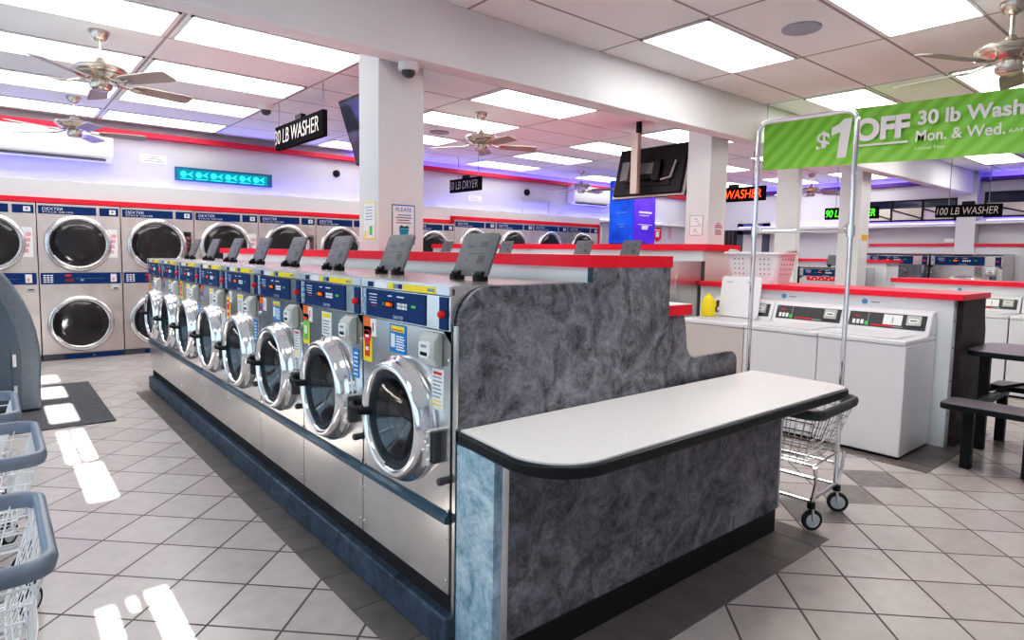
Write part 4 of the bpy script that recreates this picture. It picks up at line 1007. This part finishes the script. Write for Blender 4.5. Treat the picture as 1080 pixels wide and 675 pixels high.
m.tube([c+T @ Vector(p) for p in ((-.09, .05, .10), (-.13, -.05, .16), (-.12, -.15, .12), (-.10, -.2, .02))], .008, M_BLACK, 6)
m.build('wall_bracket', tv)
tv1 = thing('television', 'wall style television tilted downwards, peeking out left of the near column', 'television', (2.75, 5.3, 2.2))
T = Matrix.Rotation(math.radians(-18), 3, 'Y'); c = Vector((2.75, 5.29, 2.525))
m = MB(); m.obox(c, (.05, 1.04, .62), T, M_BLACK); m.build('back_shell', tv1, bevel=.006)
m = MB(); m.obox(c+T @ Vector((-.026, 0, 0)), (.006, 1.0, .58), T, M_SCREEN); m.build('screen', tv1)
m = MB(); m.cyl((2.86, 5.29, 2.5), (2.86, 5.29, CEIL), .03, M_BLACK, 12); m.obox(c+T @ Vector((.05, 0, 0)), (.06, .3, .2), T, M_DGREY); m.build('mount_pole', tv1)

# ------------------------------------------------------------------ air conditioners, lit signs, cameras
def aircon(label, x0, x1, z0, z1, y):
    y -= .006; t = thing('air_conditioner', label, 'air conditioner', ((x0+x1)/2, y, z0), 'wall air conditioners')
    m = MB(); m.prism([(y, z0), (y-.12, z0), (y-.20, z0+.06), (y-.22, z0+.14), (y-.22, z1-.03), (y-.19, z1), (y, z1)], 'yz', x0, x1, M_APPL); m.build('housing', t, bevel=.01, seg=3)
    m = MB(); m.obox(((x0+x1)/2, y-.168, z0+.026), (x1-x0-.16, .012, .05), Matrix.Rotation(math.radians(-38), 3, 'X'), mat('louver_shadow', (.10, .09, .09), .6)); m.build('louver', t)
aircon('white wall air conditioner at the upper left, behind the fans', -.15, 1.27, 2.46, 2.82, YB)
aircon('distant white wall air conditioner behind the small far fan', 9.60, 10.75, 2.46, 2.84, YB)
t = thing('led_sign', 'long cyan lit message sign on the wall above the dryers', 'sign', (2.66, YB, 2.32))
m = MB(); m.box(2.01, 3.32, YB-.05, YB, 2.315, 2.50, mat('teal_sign_case', (.02, .14, .22), .4)); m.build('case', t)
m = MB(); CY = glow('cyan_led', (.05, .85, .95), 1.5); CY2 = glow('dim_cyan_led', (.01, .30, .42), 1.0)
m.box(2.04, 3.25, YB-.054, YB-.05, 2.335, 2.47, CY2)
for i in range(6):
    x = 2.08+.195*i
    m.lathe([(.042, 0), (.030, .006), (.004, .008)], (x+.03, YB-.054, 2.405), (0, -1, 0), CY, 12, capb=True); m.prism([(x+.075, 2.405), (x+.155, 2.45), (x+.13, 2.405), (x+.155, 2.365)], 'xz', YB-.058, YB-.054, CY)
    m.box(x-.01, x+.14, YB-.058, YB-.054, 2.340, 2.350, CY)
m.build('lit_display', t)
def dome(label, pos, ax=(0, 0, -1), s=1., dark=False):
    t = thing('security_camera', label, 'camera', pos); a = Vector(ax)
    m = MB(); m.lathe([(.075*s, 0), (.075*s, .045*s), (.06*s, .055*s)], pos, ax, M_BLACK if dark else M_WHITE, 24, capb=True); m.build('housing', t)
    m = MB(); m.lathe([(.05*s, .05*s), (.047*s, .075*s), (.032*s, .095*s), (.004*s, .104*s)], pos, ax, M_BLACK if dark else M_DGREY, 20, capb=True); m.build('lens_dome', t, ang=60)
dome('white dome security camera under the beam, on the near column', (2.12, 3.62, 2.6), s=.9)
dome('small white dome security camera on the ceiling above the black sign', (2.45, 7.3, CEIL), s=1.1)
dome('small black wall sensor between the cyan sign and the near column', (4.36, YB, 2.62), (0, -1, 0), .75, True)
dome('small black wall sensor right of the black dryer sign', (8.44, YB, 2.62), (0, -1, 0), .85, True)
# blue lit kiosk
k = thing('vending_kiosk', 'tall blue lit kiosk at the end of the dryers', 'kiosk', (10.1, 8.3, 0))
m = MB(); m.box(9.76, 10.40, 8.02, 8.62, 0, 1.62, M_BLACK); m.build('base', k)
def grad(name, c1, c2, s):
    m_, nt, b = new_mat(name); tc = nt.nodes.new('ShaderNodeTexCoord'); n = nt.nodes.new('ShaderNodeTexNoise'); n.inputs['Scale'].default_value = 2.2; nt.links.new(tc.outputs['Object'], n.inputs['Vector'])
    r = nt.nodes.new('ShaderNodeValToRGB'); r.color_ramp.elements[0].position = .35; r.color_ramp.elements[1].position = .65; r.color_ramp.elements[0].color = (*c1, 1); r.color_ramp.elements[1].color = (*c2, 1)
    nt.links.new(n.outputs['Fac'], r.inputs['Fac']); nt.links.new(r.outputs['Color'], b.inputs['Base Color']); nt.links.new(r.outputs['Color'], b.inputs['Emission Color']); b.inputs['Emission Strength'].default_value = s
    b.inputs['Roughness'].default_value = .3; return m_
m = MB(); m.box(9.745, 9.76, 8.02, 8.63, 1.62, 2.88, grad('blue_lit_film', (.005, .05, .42), (.01, .14, .75), .55)); m.build('side_screen', k)
m = MB(); m.box(9.745, 10.42, 8.0, 8.02, 1.62, 2.88, grad('violet_lit_film', (.04, .01, .36), (.10, .03, .60), .5)); m.build('front_screen', k)
m = MB(); m.box(9.76, 10.40, 8.02, 8.62, 1.62, 2.88, M_BLACK)
m.build('core', k)
m = MB()
for i, (a, b_, z) in enumerate(((9.90, 10.30, 2.22), (9.92, 10.22, 2.17), (9.88, 10.32, 1.99), (10.0, 10.2, 1.94), (10.0, 10.18, 1.90))): m.box(a, b_, 7.994, 8.0, z, z+(.035 if i in (0, 3, 4) else .012), M_OFFW)
for a, b_, z in ((8.18, 8.44, 2.22), (8.24, 8.40, 1.99), (8.26, 8.36, 1.94)): m.box(9.74, 9.745, a, b_, z, z+.02, mat('pale_blue_print', (.25, .45, .8), .5))
m.build('printed_lines', k)

# ------------------------------------------------------------------ notices
def notice(name, label, cat, f):
    m = MB(); f(m); return tag(m.build(name), label, cat)
def f(m):
    y = YB-.004; m.box(1.60, 1.92, y, YB-.001, 2.52, 2.63, M_OFFW)
    for i in range(3): m.box(1.64+.02*i, 1.88-.03*i, y-.001, y, 2.54+.03*i, 2.552+.03*i, M_INK)
notice('paper_notice', 'small white paper notice on the wall left of the cyan sign', 'notice', f)
def f(m):
    y = YB-.004; m.box(7.0, 7.3, y, YB-.001, 2.36, 2.46, M_OFFW)
    for i in range(3): m.box(7.03, 7.27-.04*i, y-.001, y, 2.375+.027*i, 2.386+.027*i, M_INK)
notice('paper_notice', 'small white paper notice below the black dryer sign', 'notice', f)
m = MB(); m.box(8.32, 9.08, YB-.03, YB, 2.46, 2.475, M_PLATE); m.box(8.32, 8.335, YB-.03, YB, 2.17, 2.475, M_PLATE); m.box(9.065, 9.08, YB-.03, YB, 2.17, 2.475, M_PLATE)
tag(m.build('pipe_bracket'), 'thin white pipe frame on the wall left of the far air conditioner', 'pipe')
def f(m):
    x = 1.9565; m.box(x, 1.9595, 3.76, 3.93, 1.47, 1.72, M_YEL); m.box(x-.001, x, 3.768, 3.922, 1.478, 1.712, M_OFFW)
    for i in range(5): m.box(x-.002, x-.001, 3.80, 3.90-.01*(i % 2), 1.60+.02*i, 1.606+.02*i, M_INK)
    m.box(x-.002, x-.001, 3.885, 3.91, 1.485, 1.53, M_YEL); m.box(x-.002, x-.001, 3.80, 3.84, 1.50, 1.56, M_GRN)
notice('paper_notice', 'yellow bordered paper notice on the left face of the near column', 'notice', f)
t = thing('poster', 'blue bordered poster with a turquoise bin on the near column', 'poster', (2.144, 3.716, 1.47))
def pb(mb, x0, x1, z0, z1, mm, e): mb.box(x0, x1, 3.7185-e, 3.7195, z0, z1, mm)
m = MB(); pb(m, 2.055, 2.232, 1.44, 1.705, mat('blue_border', (.03, .22, .55), .5), 0); pb(m, 2.063, 2.224, 1.448, 1.697, M_OFFW, .001)
for i, (a, b_) in enumerate(((2.10, 2.20), (2.085, 2.205), (2.095, 2.19), (2.09, 2.20))): pb(m, a, b_, 1.632-.017*i, 1.640-.017*i, M_INK if i else mat('blue_print', (.15, .35, .6), .5), .002)
m.build('sheet', t)
text('poster_text', 'PLEASE', (2.143, 3.715, 1.672), .12, .026, '-y', mat('poster_blue', (.03, .15, .45), .5), t)
m = MB(); m.prism([(2.12, 1.47), (2.172, 1.47), (2.183, 1.545), (2.109, 1.545)], 'xz', 3.715, 3.7165, mat('teal_print', (.01, .33, .45), .5)); m.prism([(2.105, 1.548), (2.187, 1.548), (2.175, 1.568), (2.145, 1.560), (2.125, 1.57)], 'xz', 3.715, 3.7165, mat('dark_teal_print', (.03, .16, .20), .5)); m.build('bin_picture', t)
def f(m):
    x = 5.7365; m.box(x, 5.7395, 3.79, 3.95, 1.61, 1.82, M_INK); m.box(x-.001, x, 3.796, 3.944, 1.616, 1.814, M_OFFW)
    m.box(x-.002, x-.001, 3.80, 3.94, 1.705, 1.709, M_INK); m.tube([(x-.002, 3.86, 1.64), (x-.002, 3.88, 1.68), (x-.002, 3.90, 1.64)], .004, M_INK, 4)
    for i in range(3): m.box(x-.002, x-.001, 3.815+.02*i, 3.85+.02*i, 1.72+.028*i, 1.735+.028*i, M_PLATE)
notice('framed_notice', 'grey framed notice on the left face of the second column', 'notice', f)
def f(m):
    y = 3.7265
    for i, (a, b_) in enumerate(((5.90, 5.95), (5.87, 5.99), (5.865, 6.0), (5.88, 5.98), (5.87, 5.99), (5.875, 5.985))): m.box(a, b_, y, 3.7295, 1.735-.02*i-(.012 if i > 2 else 0), 1.747-.02*i-(.012 if i > 2 else 0), mat('faded_red_print', (.55, .18, .28), .5))
notice('painted_notice', 'faded red lettering on the right face of the second column', 'notice', f)
def f(m):
    y = YB-.004; m.prism([(12.62, 2.07), (12.92, 2.07), (12.92, 1.80), (12.77, 1.72), (12.62, 1.80)], 'xz', y, YB-.001, M_REDP); m.box(12.70, 12.84, y-.001, y, 1.84, 1.98, M_OFFW); m.box(12.66, 12.88, y-.001, y, 2.0, 2.03, M_OFFW)
notice('fire_sign', 'red fire equipment arrow sign on the wall right of the blue kiosk', 'sign', f)
def f(m):
    y = YB-.004; m.box(13.19, 13.35, y, YB-.001, 1.80, 2.25, mat('grey_pink_sheet', (.55, .48, .52), .5))
    for i in range(7): m.box(13.22, 13.32, y-.001, y, 1.84+.055*i, 1.865+.055*i, mat('faded_red_print', (.55, .18, .28), .5))
notice('paper_notice', 'narrow vertical notice right of the red arrow sign', 'notice', f)
def f(m):
    x = 9.5165; m.box(9.60, 9.80, 3.7255, 3.7295, 1.66, 1.74, mat('amber_sticker', (.9, .5, .03), .5)); m.box(9.60, 9.78, 3.7255, 3.7295, 1.40, 1.65, M_OFFW)
notice('paper_notice', 'amber and white sticker on the right face of the fourth column', 'notice', f)
m = MB(); m.box(XR-.03, XR, 5.42, 5.62, 1.66, 1.80, M_PLATE); tag(m.build('thermostat', bevel=.01), 'small grey square box on the right wall by the fourth column', 'thermostat')
m = MB(); m.box(XR-.03, XR, 3.78, 3.95, 1.72, 1.80, M_OFFW); tag(m.build('outlet_box', bevel=.01), 'small white box on the wall below the far right black sign', 'outlet')

# ------------------------------------------------------------------ light, world, camera
sun = bpy.data.lights.new('sun', 'SUN'); sun.energy = 150; sun.angle = .004; sun.color = (1, .97, .90)
so = bpy.data.objects.new('sun', sun); COL.objects.link(so)
so.rotation_euler = Vector((0, 1, -TE)).to_track_quat('-Z', 'Y').to_euler()
w = bpy.data.worlds.new('World'); SC.world = w; w.use_nodes = True
bg = w.node_tree.nodes['Background']; bg.inputs[0].default_value = (.72, .86, 1, 1); bg.inputs[1].default_value = 1.7

F, PYC = 660.5, 321.0
yaw, pitch, roll = [math.radians(v) for v in (39.84, 4.74, .975)]
cy, sy = math.cos(yaw), math.sin(yaw)
fwd = Vector((sy, cy, 0)); rgt = Vector((cy, -sy, 0)); up = Vector((0, 0, 1))
f2 = fwd*math.cos(pitch)-up*math.sin(pitch); u2 = up*math.cos(pitch)+fwd*math.sin(pitch)
r3 = rgt*math.cos(roll)+u2*math.sin(roll); u3 = u2*math.cos(roll)-rgt*math.sin(roll)
cam = bpy.data.cameras.new('camera'); co = bpy.data.objects.new('camera', cam); COL.objects.link(co)
co.matrix_world = Matrix(((r3.x, u3.x, -f2.x, 0), (r3.y, u3.y, -f2.y, 0), (r3.z, u3.z, -f2.z, 1.40), (0, 0, 0, 1)))
cam.sensor_fit = 'HORIZONTAL'; cam.sensor_width = 36; cam.lens = 36*F/1080
cam.shift_x = 0; cam.shift_y = -(337.5-PYC)/1080
cam.clip_start = .05; cam.clip_end = 100
SC.camera = co
SC.view_settings.view_transform = 'Standard'; SC.view_settings.look = 'None'; SC.view_settings.exposure = .30

vs = SC.view_settings; vs.use_curve_mapping = True
cv = vs.curve_mapping.curves[3]
cv.points.new(.07, .045); cv.points.new(.35, .36)
vs.curve_mapping.update()
